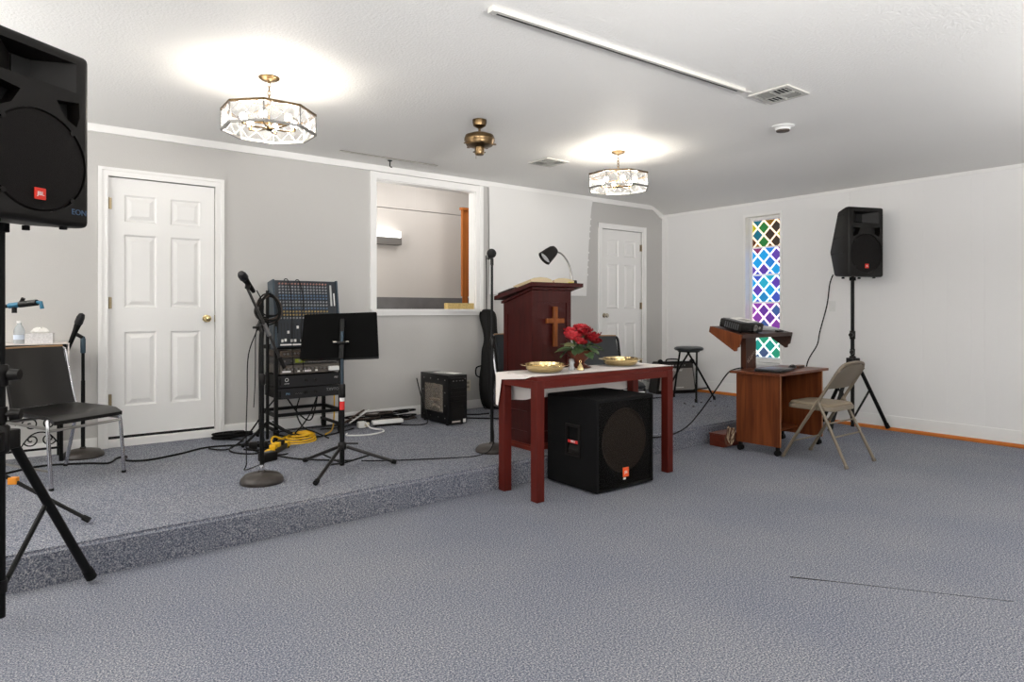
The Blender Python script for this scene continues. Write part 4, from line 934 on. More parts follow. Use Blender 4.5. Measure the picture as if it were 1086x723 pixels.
def rack_unit(name, label, z, h, mt, n, yoff=0):
    a = thing(name, label, 'audio unit', (RX, RY + yoff, ZS + z))
    obj('case', box2(BM(), (-.25, -hd_ - .03, 0), (.25, hd_ - .06, h - .004)), mt, a, False)
    random.seed(n)
    bm = BM()
    for k in range(n):
        x = -.22 + .44 * k / (n - 1); cyl(bm, (x, -hd_ - .03, h * .5), (x, -hd_ - .042, h * .5), min(.009, h * .2), n=8)
    k_ = obj('knobs', bm, M_steel, a); k_['kind'] = 'stuff'
    return a
ru = rack_unit('patch_unit', 'grey rack unit with small white labels above the amplifiers', .54, .075, M_unit, 14)
for x, wd in ((-.20, .07), (-.10, .02), (-.03, .07), (.05, .02)): obj('label_strip', box2(BM(), (x - wd / 2, -hd_ - .034, .012), (x + wd / 2, -hd_ - .0302, .026)), M_lett, ru, False)
obj('white_adapter', box2(BM(), (.15, -hd_ - .075, .012), (.235, -hd_ - .0305, .048), bev=.005), M_wplast, ru, False)
rp = rack_unit('effects_unit', 'dark rack unit with a green display and a row of grey buttons', .617, .055, mat('unit_dark', (44, 42, 42), .45), 8)
obj('display', box2(BM(), (-.13, -hd_ - .034, .012), (-.05, -hd_ - .0302, .042)), emis('display_green', (110, 120, 30), .25), rp, False)
for k in range(6): obj('button', box2(BM(), (-.02 + k * .042, -hd_ - .0345, .010), (.014 + k * .042, -hd_ - .0302, .044)), mat('button_grey', (100, 98, 96), .5), rp, False)
rack_unit('equaliser_unit', 'brownish rack unit partly hidden behind the music stand desk', .674, .06, mat('unit_brown', (70, 58, 48), .5), 16)
bm = BM()
# mixing console, leaning almost upright on the top of the rack
mx_ = thing('mixing_console', 'dark blue mixing console with rows of small knobs leaning on top of the rack', 'mixer', (RX - .01, RY - .12, ZS + .745))
mm = rot('X', -9)
CW, CH = .262, .555
obj('chassis', box2(BM(), (-CW, -.10, 0), (CW, .02, CH), mm, .006), M_bluebk, mx_, False)
for s in (-1, 1): obj('side_cheek', box2(BM(), (s * CW, -.112, -.005), (s * (CW + .016), .03, CH + .006), mm, .004), mat('cheek_blue', (42, 58, 70), .4), mx_, False)
obj('face_plate', box2(BM(), (-CW + .004, -.1035, .008), (CW - .004, -.1005, CH - .008), mm), mat('console_face', (30, 36, 44), .5), mx_, False)
KC = {'knob_row_red': (168, 120, 110), 'knob_row_grey': (150, 152, 156), 'knob_row_blue': (96, 122, 150), 'knob_row_amber': (176, 150, 92)}
rowsz = [(.525, 'knob_row_red'), (.50, 'knob_row_grey'), (.475, 'knob_row_grey'), (.45, 'knob_row_grey'), (.425, 'knob_row_blue'), (.40, 'knob_row_blue'), (.372, 'knob_row_grey'), (.345, 'knob_row_grey'), (.318, 'knob_row_blue'), (.291, 'knob_row_amber'), (.264, 'knob_row_amber'), (.238, 'knob_row_grey')]
for z, nm in rowsz:
    bm = BM()
    for k in range(16):
        x = -.225 + k * .0262; cyl(bm, (x, -.1035, z), (x, -.118, z), .0078, .006, 8, mm)
        box2(bm, (x - .0012, -.1195, z), (x + .0012, -.1165, z + .007), mm)
    k_ = obj('knob_row', bm, mat(nm, KC[nm], .45), mx_); k_['kind'] = 'stuff'
random.seed(8)
bm = BM(); b2 = BM()
for k in range(16):
    x = -.225 + k * .0262; box2(bm, (x - .0022, -.1045, .035), (x + .0022, -.1034, .20), mm)
    z = random.choice((.05, .05, .055, .12, .06, .16)); box2(b2, (x - .007, -.122, z - .011), (x + .007, -.105, z + .011), mm)
f1 = obj('fader_slots', bm, M_dark, mx_, False); f1['kind'] = 'stuff'; f2 = obj('fader_caps', b2, M_lett, mx_, False); f2['kind'] = 'stuff'
obj('scribble_strip', box2(BM(), (-.24, -.1055, .012), (.19, -.1036, .024), mm), M_lett, mx_, False)
obj('meter', box2(BM(), (.205, -.106, .34), (.22, -.1036, .52), mm), mat('meter_pale', (190, 192, 190), .4), mx_, False)
obj('master_panel', box2(BM(), (.225, -.106, .03), (.252, -.1036, .53), mm), mat('master_dark', (24, 28, 36), .4), mx_, False)
obj('meter', box2(BM(), (.234, -.1075, .34), (.244, -.1062, .45), mm), M_lett, mx_, False)
# leads over the console's face
cord('thin black lead hanging over the left of the console face', [(RX - .185, RY - .10, 1.44), (RX - .18, RY - .12, 1.485), (RX - .17, RY - .18, 1.46), (RX - .165, RY - .235, 1.3), (RX - .17, RY - .27, 1.05), (RX - .165, RY - .26, .85), (RX - .15, RY - .26, .70)], .0035, M_rub)
cord('thin black lead hanging over the middle of the console face', [(RX - .09, RY - .10, 1.44), (RX - .085, RY - .12, 1.48), (RX - .075, RY - .18, 1.455), (RX - .07, RY - .24, 1.3), (RX - .10, RY - .28, 1.05), (RX - .085, RY - .26, .86), (RX - .07, RY - .26, .72)], .0035, M_rub)
# hanging coil of cables on a tall thin stand left of the rack
t = thing('cable_stand', 'thin black upright stand left of the rack, holding a hank of leads', 'stand', (1.665, 5.40, ZS))
obj('upright', cyl(BM(), (0, 0, .02), (0, 0, 1.22), .013, n=10), M_black2, t)
for k in range(3):
    a = radians(90 + 120 * k); lg = obj('leg', tube(BM(), [(0, 0, .16), (.26 * cos(a), .26 * sin(a), .014)], .010, 8), M_black2, t); obj('rubber_foot', sph(BM(), (.26 * cos(a), .26 * sin(a), .015), .015, seg=8), M_rub, lg)
obj('peg', tube(BM(), [(0, 0, 1.17), (0, -.07, 1.18), (0, -.075, 1.2)], .006, 6), M_black2, t)
t = thing('cable_hank', 'hank of black and brown leads hung on the upright left of the mixer', 'cable', (1.665, 5.355, ZS + 1.17), 0)
random.seed(3)
for k in range(9):
    ph = random.uniform(-.25, .25); wx, hz = random.uniform(.075, .10), random.uniform(.17, .235); bm = BM()
    tube(bm, smoothpts([(ph * .05 + wx * sin(x) * (1 - .25 * cos(x)), -.004 * k + .016 + .008 * sin(3 * x + k), .012 - hz / 2 * (1 - cos(x)) + .012 * sin(2 * x + k)) for x in [2 * pi * i / 12 for i in range(12)]], 3, True), .006, 6, closed=True)
    obj('loop', bm, M_rub if k % 3 else mat('lead_brown', (62, 50, 42), .6), t)
for k in range(3): cord(('thin lead dangling beside the boom stand, nearest the door', 'lead dangling from the hank down to a small plug', 'long lead dangling from the hank to the floor')[k], [(1.60 + k * .02, 5.335, 1.20), (1.555 + k * .03, 5.33, 1.05), (1.55 + k * .028, 5.33, .8), (1.545 + k * .035, 5.33, .60 - k * .1), (1.54 + k * .04, 5.34, .46 - k * .13)] + ([(1.62, 5.2, ZS + .01), (1.5, 4.95, ZS + .006)] if k == 2 else []), .0035, M_rub, group=None)
# ------------------------------------------------------------------ floor cables round the rack
zf_ = ZS + .007
random.seed(21)
def wander(x0, y0, n, stepx, stepy, r_=.06, z=zf_):
    P = [(x0, y0, z)]
    for k in range(n): P.append((P[-1][0] + stepx + random.uniform(-r_, r_), P[-1][1] + stepy + random.uniform(-r_, r_), z + random.uniform(0, .012)))
    return P
cord('long black cable running along the stage past the chair to the rack', [(-.2, 5.18, zf_), (.15, 5.45, zf_), (.42, 5.37, zf_), (.55, 5.28, zf_), (.62, 5.42, zf_), (.68, 5.44, zf_), (.66, 5.30, zf_), (.78, 5.22, zf_), (1.0, 5.30, zf_), (1.2, 5.42, zf_), (1.4, 5.38, zf_), (1.58, 5.26, zf_), (1.72, 5.05, zf_)], .007, M_rub)
cord('thin cable from the power strip past the foot of the music stand', [(1.52, 4.70, zf_ + .02), (1.64, 4.60, zf_), (1.78, 4.45, zf_), (1.88, 4.36, zf_), (1.93, 4.33, zf_)], .006, M_rub)
TL = ['loose black cable looping out before the rack, nearest the stage edge', 'loose black cable crossing under the rack', 'black cable curling left of the rack towards the door', 'black cable bent back beneath the amplifiers', 'black cable tangled behind the boom stand', 'black cable at the back foot of the rack', 'black cable arching left from the rack front towards the boom stand pole', 'black cable lying in a wide loop left of the rack', 'black cable dropping from the amplifiers to the yellow coil', 'black cable running right from the rack along the baseboard']
for k, P in enumerate(([(1.45, 5.2, zf_), (1.5, 4.95, zf_), (1.58, 4.82, zf_), (1.62, 4.78, zf_ + .01)], [(1.75, 5.55, .30), (1.85, 5.42, .22), (2.0, 5.30, zf_ + .008), (2.2, 5.36, zf_), (2.45, 5.5, zf_)], [(1.36, 5.72, zf_), (1.5, 5.5, zf_ + .01), (1.42, 5.3, zf_ + .02), (1.55, 5.12, zf_ + .012), (1.68, 5.1, zf_)], [(1.85, 5.5, .5), (1.93, 5.42, .36), (2.05, 5.46, .3), (2.12, 5.5, .5)], [(1.40, 5.1, zf_ + .015), (1.46, 5.02, zf_ + .015), (1.6, 5.0, zf_ + .014), (1.74, 5.15, zf_ + .013), (1.66, 5.3, zf_ + .012), (1.5, 5.18, zf_ + .02)], [(2.12, 5.5, .5), (2.0, 5.4, .33), (1.86, 5.4, zf_ + .02), (1.80, 5.6, zf_ + .02), (2.1, 5.72, zf_ + .01), (2.4, 5.74, zf_)], [(1.72, 5.36, .52), (1.60, 5.28, .42), (1.46, 5.2, .28), (1.32, 5.2, zf_ + .012), (1.2, 5.3, zf_ + .012)], [(1.62, 5.05, zf_ + .02), (1.44, 4.92, zf_ + .01), (1.30, 5.02, zf_ + .02), (1.34, 5.2, zf_ + .024), (1.52, 5.28, zf_ + .022), (1.70, 5.2, zf_ + .02)], [(1.96, 5.48, .5), (1.90, 5.40, .38), (1.92, 5.30, .27), (1.99, 5.24, zf_ + .06), (2.1, 5.2, zf_)], [(2.2, 5.64, zf_), (2.35, 5.55, zf_ + .01), (2.48, 5.62, zf_ + .01), (2.62, 5.56, zf_)])):
    cord(TL[k], P, .006, M_rub)
# pile of black cable against the wall between door and rack
t = thing('cable_pile', 'flat pile of black cable on the carpet by the door casing', 'cable', (1.47, 5.74, ZS))
for k in range(10):
    cx_, cy_, rr = random.uniform(-.07, .14), random.uniform(-.03, .04), random.uniform(.04, .085); a0 = random.uniform(0, 6)
    bm = BM(); tube(bm, smoothpts([(cx_ + rr * 1.5 * cos(x + a0), cy_ + rr * .75 * sin(x + a0), .008 + .0045 * k) for x in [2 * pi * i / 9 for i in range(9)]], 3, True), .0065, 6, closed=True); obj('loop', bm, M_rub, t)
t = thing('cable_pile', 'dark heap of cable along the baseboard left of the computer tower', 'cable', (2.93, 5.72, ZS))
for k in range(14):
    cx_, cy_, rr = random.uniform(-.34, .22), random.uniform(-.03, .05), random.uniform(.05, .10); a0 = random.uniform(0, 6)
    bm = BM(); tube(bm, smoothpts([(cx_ + rr * 1.7 * cos(x + a0), cy_ + rr * .7 * sin(x + a0), .008 + .0055 * k) for x in [2 * pi * i / 9 for i in range(9)]], 3, True), .007, 6, closed=True); obj('loop', bm, M_rub if k % 4 else mat('lead_brown', (62, 50, 42), .6), t)
cord('black cable rising from the heap up the wall side of the computer tower', [(2.7, 5.62, zf_), (2.85, 5.42, zf_), (3.05, 5.30, zf_), (3.12, 5.35, .22), (3.165, 5.55, .40), (3.18, 5.66, .56)], .0055, M_rub)
cord('black cable from the computer tower towards the pulpit', [(3.42, 5.50, zf_), (3.62, 5.30, zf_), (3.8, 5.12, zf_), (3.98, 4.95, zf_)], .007, M_rub)
cord('black cable behind the tower beside the guitar bag', [(3.45, 5.70, zf_), (3.62, 5.62, zf_), (3.75, 5.48, zf_), (3.9, 5.45, zf_)], .007, M_rub)
# yellow extension cord and strips
t = thing('extension_cord', 'coiled yellow extension cord on the carpet before the rack', 'cord', (1.86, 5.27, ZS))
for k in range(4):
    bm = BM(); a0 = k * .5; rx_, ry_ = .15 - .02 * k, .12 - .012 * k
    tube(bm, smoothpts([(.02 * k + rx_ * cos(x + a0), .015 * k + ry_ * sin(x + a0), .009 + .013 * k + .008 * sin(x + k)) for x in [2 * pi * i / 10 for i in range(10)]], 4, True), .0075, 8, closed=True); obj('loop', bm, M_yellow, t)
obj('tail', tube(BM(), smoothpts([(-.12, -.05, .03), (-.20, -.06, .07), (-.245, -.13, .05), (-.245, -.2, .03)], 5), .0075, 8), M_yellow, t)
cord('yellow cord rising behind the rack to the wall', [(2.12, 5.32, ZS + .02), (2.25, 5.5, ZS + .02), (2.37, 5.75, .25), (2.385, 5.78, .42), (2.385, 5.79, .55)], .0065, M_yellow)
t = thing('power_strip', 'dark power strip with yellow ends and plugs before the rack', 'power strip', (1.61, 4.97, ZS), radians(52))
obj('body', box2(BM(), (-.16, -.028, .002), (.16, .028, .04), bev=.006), mat('strip_brown', (44, 38, 28), .5), t)
for x in (-.16, .15): obj('end_block', box2(BM(), (x - .028, -.032, .001), (x + .028, .032, .05), bev=.008), M_yellow, t)
for x, m_ in ((-.095, M_yellow), (-.02, M_yellow), (.06, M_black)): obj('plug', box2(BM(), (x - .022, -.024, .0405), (x + .022, .024, .075), bev=.006), m_, t)
t = thing('adapter', 'square black power adapter at the end of the strip behind the mic stand', 'adapter', (1.455, 4.71, ZS), radians(20))
obj('body', box2(BM(), (-.055, -.04, .001), (.055, .04, .062), bev=.008), M_black, t); obj('label', box2(BM(), (-.03, -.025, .0621), (.03, .025, .0632)), mat('label_grey', (90, 90, 88), .6), t, False)
t = thing('adapter', 'pair of black plugs standing on the carpet left of the rack', 'adapter', (1.52, 5.16, ZS), radians(-15))
for x in (-.035, .04): obj('plug', box2(BM(), (x - .03, -.025, .001), (x + .03, .025, .055), bev=.007), M_black, t)
t = thing('power_strip', 'white power strip with a white plug on the carpet right of the rack', 'power strip', (2.65, 5.50, ZS), radians(-8))
obj('body', box2(BM(), (-.02, -.03, .02), (.27, .03, .055), bev=.006), M_wplast, t)
obj('foot', box2(BM(), (.0, -.025, .001), (.25, .025, .02)), M_black, t, False)
obj('plug', box2(BM(), (-.16, -.05, .002), (-.085, .02, .06), bev=.014), M_wplast, t); obj('plug_cap', cyl(BM(), (-.10, -.03, .03), (-.06, -.045, .03), .022, n=12), mat('plug_cream', (206, 198, 176), .5), t)
cord('white power lead looped on the carpet by the white strip', [(2.54, 5.46, .225), (2.56, 5.38, .18), (2.62, 5.27, zf_), (2.56, 5.17, zf_), (2.40, 5.14, zf_), (2.27, 5.22, zf_), (2.30, 5.3, zf_)], .007, M_wplast)
t = thing('cable_duct', 'short white and dark cable channel lengths leaning on the heap by the wall', 'duct', (2.62, 5.66, ZS))
obj('channel', cyl(BM(), (-.16, -.04, .035), (.10, .10, .115), .007, n=8), M_wplast, t); obj('channel', cyl(BM(), (-.2, -.0, .03), (.06, .12, .115), .009, n=8), mat('duct_brown', (70, 54, 44), .6), t)

# ------------------------------------------------------------------ computer tower
t = thing('computer_tower', 'black desktop computer tower with a clear side window on the stage floor', 'computer', (3.30, 5.36, ZS))
bm = BM(); box2(bm, (-.105, -.25, .012), (.105, .25, .462), bev=.004)
c = BM(); box2(c, (-.12, -.16, .11), (-.0, .17, .37))
obj('case', cut(bm, [c]), mat('pc_black', (9, 9, 10), .35, spec=.3), t)
obj('side_window', box2(BM(), (-.1035, -.158, .112), (-.1015, .168, .368)), clear('window_acrylic', (214, 206, 196), .18, .08), t, False)
bd = obj('circuit_board', box2(BM(), (-.012, -.14, .13), (-.004, .15, .36)), mat('board_brown', (112, 94, 78), .5, noise=.3, nscale=40), t, False)
obj('drive_cage', box2(BM(), (-.08, -.155, .115), (-.005, -.07, .365)), M_steel, t, False); obj('graphics_card', box2(BM(), (-.07, -.06, .20), (-.013, .15, .215)), mat('card_tan', (176, 150, 120), .5), t, False)
obj('cooler', lathe(BM(), [(.035, -.05), (.035, .0)], m=tr(-.02, .05, .29) @ rot('Y', 90), n=16), M_chrome, t)
obj('ribbon_cable', tube(BM(), smoothpts([(-.06, .10, .15), (-.07, .04, .165), (-.06, -.02, .14), (-.06, -.06, .15)], 5), .011, 6), M_wplast, t)
bm = BM()
for z in (.065, .415):
    for y in (-.2, -.08, .06, .18): cyl(bm, (-.105, y, z), (-.109, y, z), .006, n=8)
for z in (.18, .3):
    for y in (-.2, .2): cyl(bm, (-.105, y, z), (-.109, y, z), .006, n=8)
sc_ = obj('side_screws', bm, M_steel, t); sc_['kind'] = 'stuff'
for z in (.31, .27, .23, .185): obj('drive_bay', box2(BM(), (-.075, -.256, z), (.085, -.2505, z + .034)), M_black, t, False)
bp = obj('button_panel', box2(BM(), (-.08, -.257, .385), (.09, -.2505, .435)), M_black, t, False)
for x in (-.05, -.015, .02, .05): obj('port', box2(BM(), (x - .008, -.2595, .405), (x + .008, -.2571, .413)), M_steel, bp, False)
obj('power_button', cyl(BM(), (.075, -.257, .425), (.075, -.262, .425), .007, n=10), M_chrome, bp)
obj('sticker', box2(BM(), (-.06, -.2522, .025), (.03, -.2505, .04)), mat('sticker_pale', (196, 188, 180), .5), t, False); obj('sticker', box2(BM(), (.06, -.2522, .02), (.09, -.2505, .052)), M_lett, t, False)
obj('air_vent', box2(BM(), (-.06, -.2535, .06), (.07, -.2505, .17)), M_grille, t, False)
for x in (-.08, .08):
    for y in (-.2, .2): obj('foot', cyl(BM(), (x, y, 0), (x, y, .013), .015, n=10), M_rub, t)
t = thing('paper_sheet', 'pale sheet of paper on top of the computer tower', 'paper', (3.335, 5.34, ZS + .4625), radians(12)); obj('sheet', box2(BM(), (-.055, -.14, 0), (.055, .14, .0025)), M_paper, t, False); obj('print', box2(BM(), (-.04, -.02, .0026), (.04, .09, .0032)), mat('print_grey', (170, 168, 166), .8), t, False)

# ------------------------------------------------------------------ guitar bag
t = thing('guitar_bag', 'black guitar gig bag standing against the wall under the recess sill', 'guitar bag', (4.17, 5.70, ZS), radians(-24))
PR = [(0.0, .10, .045, .015), (.03, .145, .055, .012), (.12, .168, .062, .008), (.26, .172, .064, .0), (.38, .158, .062, -.004), (.47, .140, .058, -.008), (.56, .132, .055, -.012), (.64, .118, .052, -.018), (.70, .092, .047, -.028), (.76, .078, .043, -.036), (.84, .076, .042, -.048), (.92, .085, .042, -.060), (.98, .090, .040, -.068), (1.03, .082, .036, -.074), (1.06, .055, .028, -.078), (1.068, .02, .012, -.079)]
def bagring(bm, z, wd, dp, x0, grow=0, n=28):
    y0 = .02 + .075 * z / 1.07; R = []
    for k in range(n):
        a = 2 * pi * k / n; cx_ = (abs(cos(a)) ** .7) * (1 if cos(a) >= 0 else -1); sx_ = (abs(sin(a)) ** .8) * (1 if sin(a) >= 0 else -1)
        R.append(bm.verts.new((x0 + (wd + grow) * cx_, y0 + (dp + grow * 0) * sx_, z)))
    return R
bm = BM(); skin(bm, [bagring(bm, *p) for p in PR]); obj('bag_body', bm, M_bag, t)
OUT = [(x0 + s * wd, .02 + .075 * z / 1.07 - .0, z) for s in (1,) for z, wd, dp, x0 in PR] + [(x0 - wd, .02 + .075 * z / 1.07, z) for z, wd, dp, x0 in PR[::-1]]
obj('zip_piping', tube(BM(), smoothpts(OUT, 3, True), .006, 6, closed=True), M_black2, t)
bm = BM(); P2 = [(z, wd * .72, .012, x0) for z, wd, dp, x0 in PR if .08 < z < .5]
skin(bm, [[bm.verts.new((x0 + wd * cos(a) , -.046 + .07 * z + .014 * -abs(sin(a)), z)) for a in [2 * pi * i / 12 for i in range(12)]] for z, wd, dp, x0 in P2]); obj('front_pocket', bm, M_bag, t)
obj('carry_handle', tube(BM(), smoothpts([(-.165, .03, .34), (-.205, .03, .36), (-.215, .03, .41), (-.20, .03, .45), (-.148, .03, .465)], 4), .008, 6), M_rub, t)
obj('neck_seam', tube(BM(), smoothpts([(-.09, .015, .72), (-.03, .006, .71), (.04, .008, .715)], 3), .004, 5), M_black2, t)
t = thing('wall_outlet', 'small wall outlet low on the grey wall beside the guitar bag', 'outlet', (3.93, YB, ZS + .25)); obj('plate', box2(BM(), (-.036, -.008, -.058), (.036, -.001, .058), bev=.002), mat('outlet_ivory', (214, 206, 190), .4), t, False)
for z in (-.025, .02): obj('socket', box2(BM(), (-.016, -.0095, z), (.016, -.0081, z + .024)), mat('socket_shade', (150, 144, 132), .5), t, False)

# ------------------------------------------------------------------ chairs with vinyl seats and chrome frames
def vinyl_chair(loc, rz, label, cloth=M_vinyl, M_chrome=M_chrome):
    t = thing('stacking_chair', label, 'chair', loc, rz, 'black vinyl stacking chairs')
    w2 = .236
    for s in (-1, 1):
        lg = obj('front_leg', tube(BM(), smoothpts([(s * w2, -.262, .005), (s * w2, -.245, .20), (s * (w2 - .004), -.225, .375), (s * (w2 - .03), -.20, .408), (s * (w2 - .07), -.18, .415)], 4), .0115, 10), M_chrome, t)
        obj('glide', cyl(BM(), (s * w2, -.262, 0), (s * w2, -.262, .014), .014, n=10), M_rub, lg)
        lg = obj('rear_leg', tube(BM(), smoothpts([(s * (w2 - .01), .27, .005), (s * (w2 - .01), .20, .25), (s * (w2 - .012), .165, .40), (s * (w2 - .012), .195, .50), (s * (w2 - .012), .245, .68), (s * (w2 - .016), .27, .79), (s * (w2 - .05), .275, .812)], 5), .0115, 10), M_chrome, t)
        obj('glide', cyl(BM(), (s * (w2 - .01), .27, 0), (s * (w2 - .01), .27, .014), .014, n=10), M_rub, lg)
        obj('side_rail', tube(BM(), [(s * w2, -.23, .36), (s * (w2 - .012), .172, .375)], .009, 8), M_steel, t)
    obj('front_rail', tube(BM(), [(-w2, -.232, .345), (w2, -.232, .345)], .009, 8), M_steel, t); obj('rear_rail', tube(BM(), [(-w2 + .012, .168, .37), (w2 - .012, .168, .37)], .009, 8), M_steel, t)
    obj('low_rail', tube(BM(), [(-w2, -.255, .11), (-w2 + .01, .235, .12)], .008, 8), M_steel, t)
    # seat: dished shell with a rolled front
    bm = BM(); G = []
    for i in range(9):
        f = i / 8; y = -.265 + .46 * f; r_ = []
        for j in range(9):
            g = j / 8 * 2 - 1; z = .43 - .012 * sin(pi * f) * (1 - g * g) - (.028 * max(0, 1 - f / .22) ** 2) + .012 * f
            r_.append((g * (.222 + .006 * sin(pi * f)), y, z))
        G.append(r_)
    A_ = [[bm.verts.new(p) for p in r_] for r_ in G]; B_ = [[bm.verts.new((p[0] * .99, p[1], p[2] - .022)) for p in r_] for r_ in G]
    def shell(A_, B_):
        n, m_ = len(A_), len(A_[0])
        for Q in (A_, B_):
            for i in range(n - 1):
                for j in range(m_ - 1): bm.faces.new((Q[i][j], Q[i][j + 1], Q[i + 1][j + 1], Q[i + 1][j]))
        for i in range(n - 1):
            for j in (0, m_ - 1): bm.faces.new((A_[i][j], B_[i][j], B_[i + 1][j], A_[i + 1][j]))
        for j in range(m_ - 1):
            for i in (0, n - 1): bm.faces.new((A_[i][j], B_[i][j], B_[i][j + 1], A_[i][j + 1]))
    shell(A_, B_); obj('seat', bm, cloth, t)
    bm = BM(); G = []
    for i in range(9):
        f = i / 8; z = .445 + .37 * f; y = .165 + .108 * f
        G.append([((j / 8 * 2 - 1) * (.196 - .008 * f), y + .022 * (1 - (j / 8 * 2 - 1) ** 2), z) for j in range(9)])
    A_ = [[bm.verts.new(p) for p in r_] for r_ in G]; B_ = [[bm.verts.new((p[0], p[1] - .028, p[2] + .003)) for p in r_] for r_ in G]
    shell(A_, B_); obj('backrest', bm, cloth, t)
    obj('top_trim', tube(BM(), [((j / 8 * 2 - 1) * .197, .262 + .022 * (1 - (j / 8 * 2 - 1) ** 2), .818) for j in range(9)], .010, 8), mat('trim_tan', (150, 118, 84), .35, .5), t)
    return t
vinyl_chair((.266, 5.05, ZS), radians(32), 'black vinyl stacking chair with chrome legs in front of the iron console table')
vinyl_chair((4.28, 4.13, ZS), radians(-20), 'black vinyl chair partly hidden behind the flowers right of the pulpit', mat('vinyl_bluish', (17, 22, 27), .4, spec=.35), M_black2)
vinyl_chair((4.02, 5.02, ZS), radians(-8), 'black vinyl chair mostly hidden behind the pulpit on its left', mat('vinyl_bluish', (17, 22, 27), .4, spec=.35))

# ------------------------------------------------------------------ iron console table behind the left chair
TX, TY = -.06, 5.72
t = thing('console_table', 'black wrought iron console table with scrolled sides by the left wall', 'table', (TX, TY, ZS))
TH = .80
for sx_ in (-1, 1):
    for sy_ in (-1, 1): obj('leg', box2(BM(), (sx_ * .36 - .012, sy_ * .12 - .012, 0), (sx_ * .36 + .012, sy_ * .12 + .012, TH)), M_black2, t, False)
obj('top', box2(BM(), (-.39, -.15, TH), (.39, .15, TH + .022)), M_black2, t, False)
for z in (.09, .34): obj('rail', box2(BM(), (-.348, -.127, z), (.348, -.113, z + .014)), M_black2, t, False)
def spiral(cx_, cz_, r0, turns, a0, dir_, n=22): return [(cx_ + (r0 * (1 - .85 * k / n)) * cos(a0 + dir_ * turns * 2 * pi * k / n), -.12, cz_ + (r0 * (1 - .85 * k / n)) * sin(a0 + dir_ * turns * 2 * pi * k / n)) for k in range(n + 1)]
for cx_ in (-.24, 0, .24):
    for s in (-1, 1):
        obj('scroll', tube(BM(), spiral(cx_ + s * .055, .27, .05, 1.3, pi / 2 - s * 1.5, s), .0048, 5), M_black2, t)
        obj('scroll', tube(BM(), spiral(cx_ + s * .05, .165, .045, 1.3, -pi / 2 + s * 1.2, -s), .0048, 5), M_black2, t)
    obj('scroll_arc', tube(BM(), smoothpts([(cx_ - .12, -.12, .10), (cx_ - .06, -.12, .19), (cx_, -.12, .215), (cx_ + .06, -.12, .19), (cx_ + .12, -.12, .10)], 4), .0048, 5), M_black2, t)
cl = thing('table_runner', 'white cloth over the iron console table, hanging at its right end', 'tablecloth', (TX, TY, ZS + TH + .0225))
bm = BM(); box2(bm, (-.40, -.16, .001), (.408, .16, .006)); box2(bm, (.398, -.155, -.17), (.406, .155, .001)); obj('cloth', bm, M_cloth, cl)
t = thing('water_bottle', 'small clear plastic water bottle on the console table', 'bottle', (.065, 5.64, ZS + TH + .0295))
obj('bottle', lathe(BM(), [(.03, 0), (.033, .008), (.033, .055), (.031, .06), (.033, .065), (.033, .09), (.024, .115), (.014, .13), (.013, .145)], n=18), clear('bottle_plastic', (226, 230, 232), .4), t); obj('label', lathe(BM(), [(.0336, .03), (.0336, .062)], n=18), mat('label_bluewhite', (196, 206, 222), .5), t); obj('cap', cyl(BM(), (0, 0, .143), (0, 0, .157), .0145, n=14), M_wplast, t)
t = thing('tissue_box', 'white flowered tissue box with a tissue sticking out on the console table', 'tissue box', (.20, 5.66, ZS + TH + .0295), radians(-8))
obj('carton', box2(BM(), (-.10, -.055, 0), (.06, .055, .07)), mat('tissue_carton', (206, 204, 204), .7, noise=.15, nscale=120), t, False)
bm = BM(); n = 14
skin(bm, [[bm.verts.new((-.02 + rx_ * cos(2 * pi * k / n) * (1 + .15 * sin(5 * k)), ry_ * sin(2 * pi * k / n), z + zz_ * sin(3.0 * k))) for k in range(n)] for rx_, ry_, z, zz_ in ((.045, .012, .068, 0), (.055, .022, .082, .004), (.04, .02, .098, .006), (.018, .012, .108, .006))]); obj('tissue', bm, M_paper, t)

# ------------------------------------------------------------------ guitar amplifier and stool at the back right
t = thing('guitar_amplifier', 'grey fronted guitar amplifier with slanted sides behind the folding stool', 'amplifier', (6.80, 5.44, ZS), radians(-22))
aw, ah = .285, .41
bm = BM(); A_ = [bm.verts.new((x, -.12, z)) for x, z in ((-aw, 0), (aw, 0), (aw - .055, ah), (-aw + .055, ah))]; B_ = [bm.verts.new((x, .12, z)) for x, z in ((-aw, 0), (aw, 0), (aw - .055, ah - .015), (-aw + .055, ah - .015))]
skin(bm, [A_, B_]); bmesh.ops.recalc_face_normals(bm, faces=bm.faces); bmesh.ops.bevel(bm, geom=list(bm.edges), offset=.012, segments=2, affect='EDGES'); obj('cabinet', bm, M_black, t)
gr = obj('grille_cloth', prism(BM(), [(-aw + .03, .045), (aw - .03, .045), (aw - .068, ah - .085), (-aw + .068, ah - .085)], -.126, -.1205), M_grey, t, False)
cp = obj('control_panel', prism(BM(), [(-aw + .07, ah - .078), (aw - .07, ah - .078), (aw - .075, ah - .025), (-aw + .075, ah - .025)], -.128, -.1205), mat('panel_dark', (34, 30, 26), .4), t, False)
for k in range(7): obj('knob', cyl(BM(), (-.14 + k * .04, -.128, ah - .05), (-.14 + k * .04, -.138, ah - .05), .009, n=10), M_steel, cp)
text('lettering', 'Fender', .05, M_lett, gr, (.005, -.127, ah - .108), FRONT, .001)
obj('badge', box2(BM(), (-.02, -.129, .075), (.09, -.1265, .082)), M_lett, gr, False)
for s in (-1, 1): obj('corner_guard', sph(BM(), (s * (aw - .06), -.10, ah - .005), .034, seg=12), M_rub, t)
obj('carry_handle', tube(BM(), smoothpts([(-.09, 0, ah - .012), (-.07, 0, ah + .018), (.07, 0, ah + .018), (.09, 0, ah - .012)], 4), .009, 6), M_rub, t)
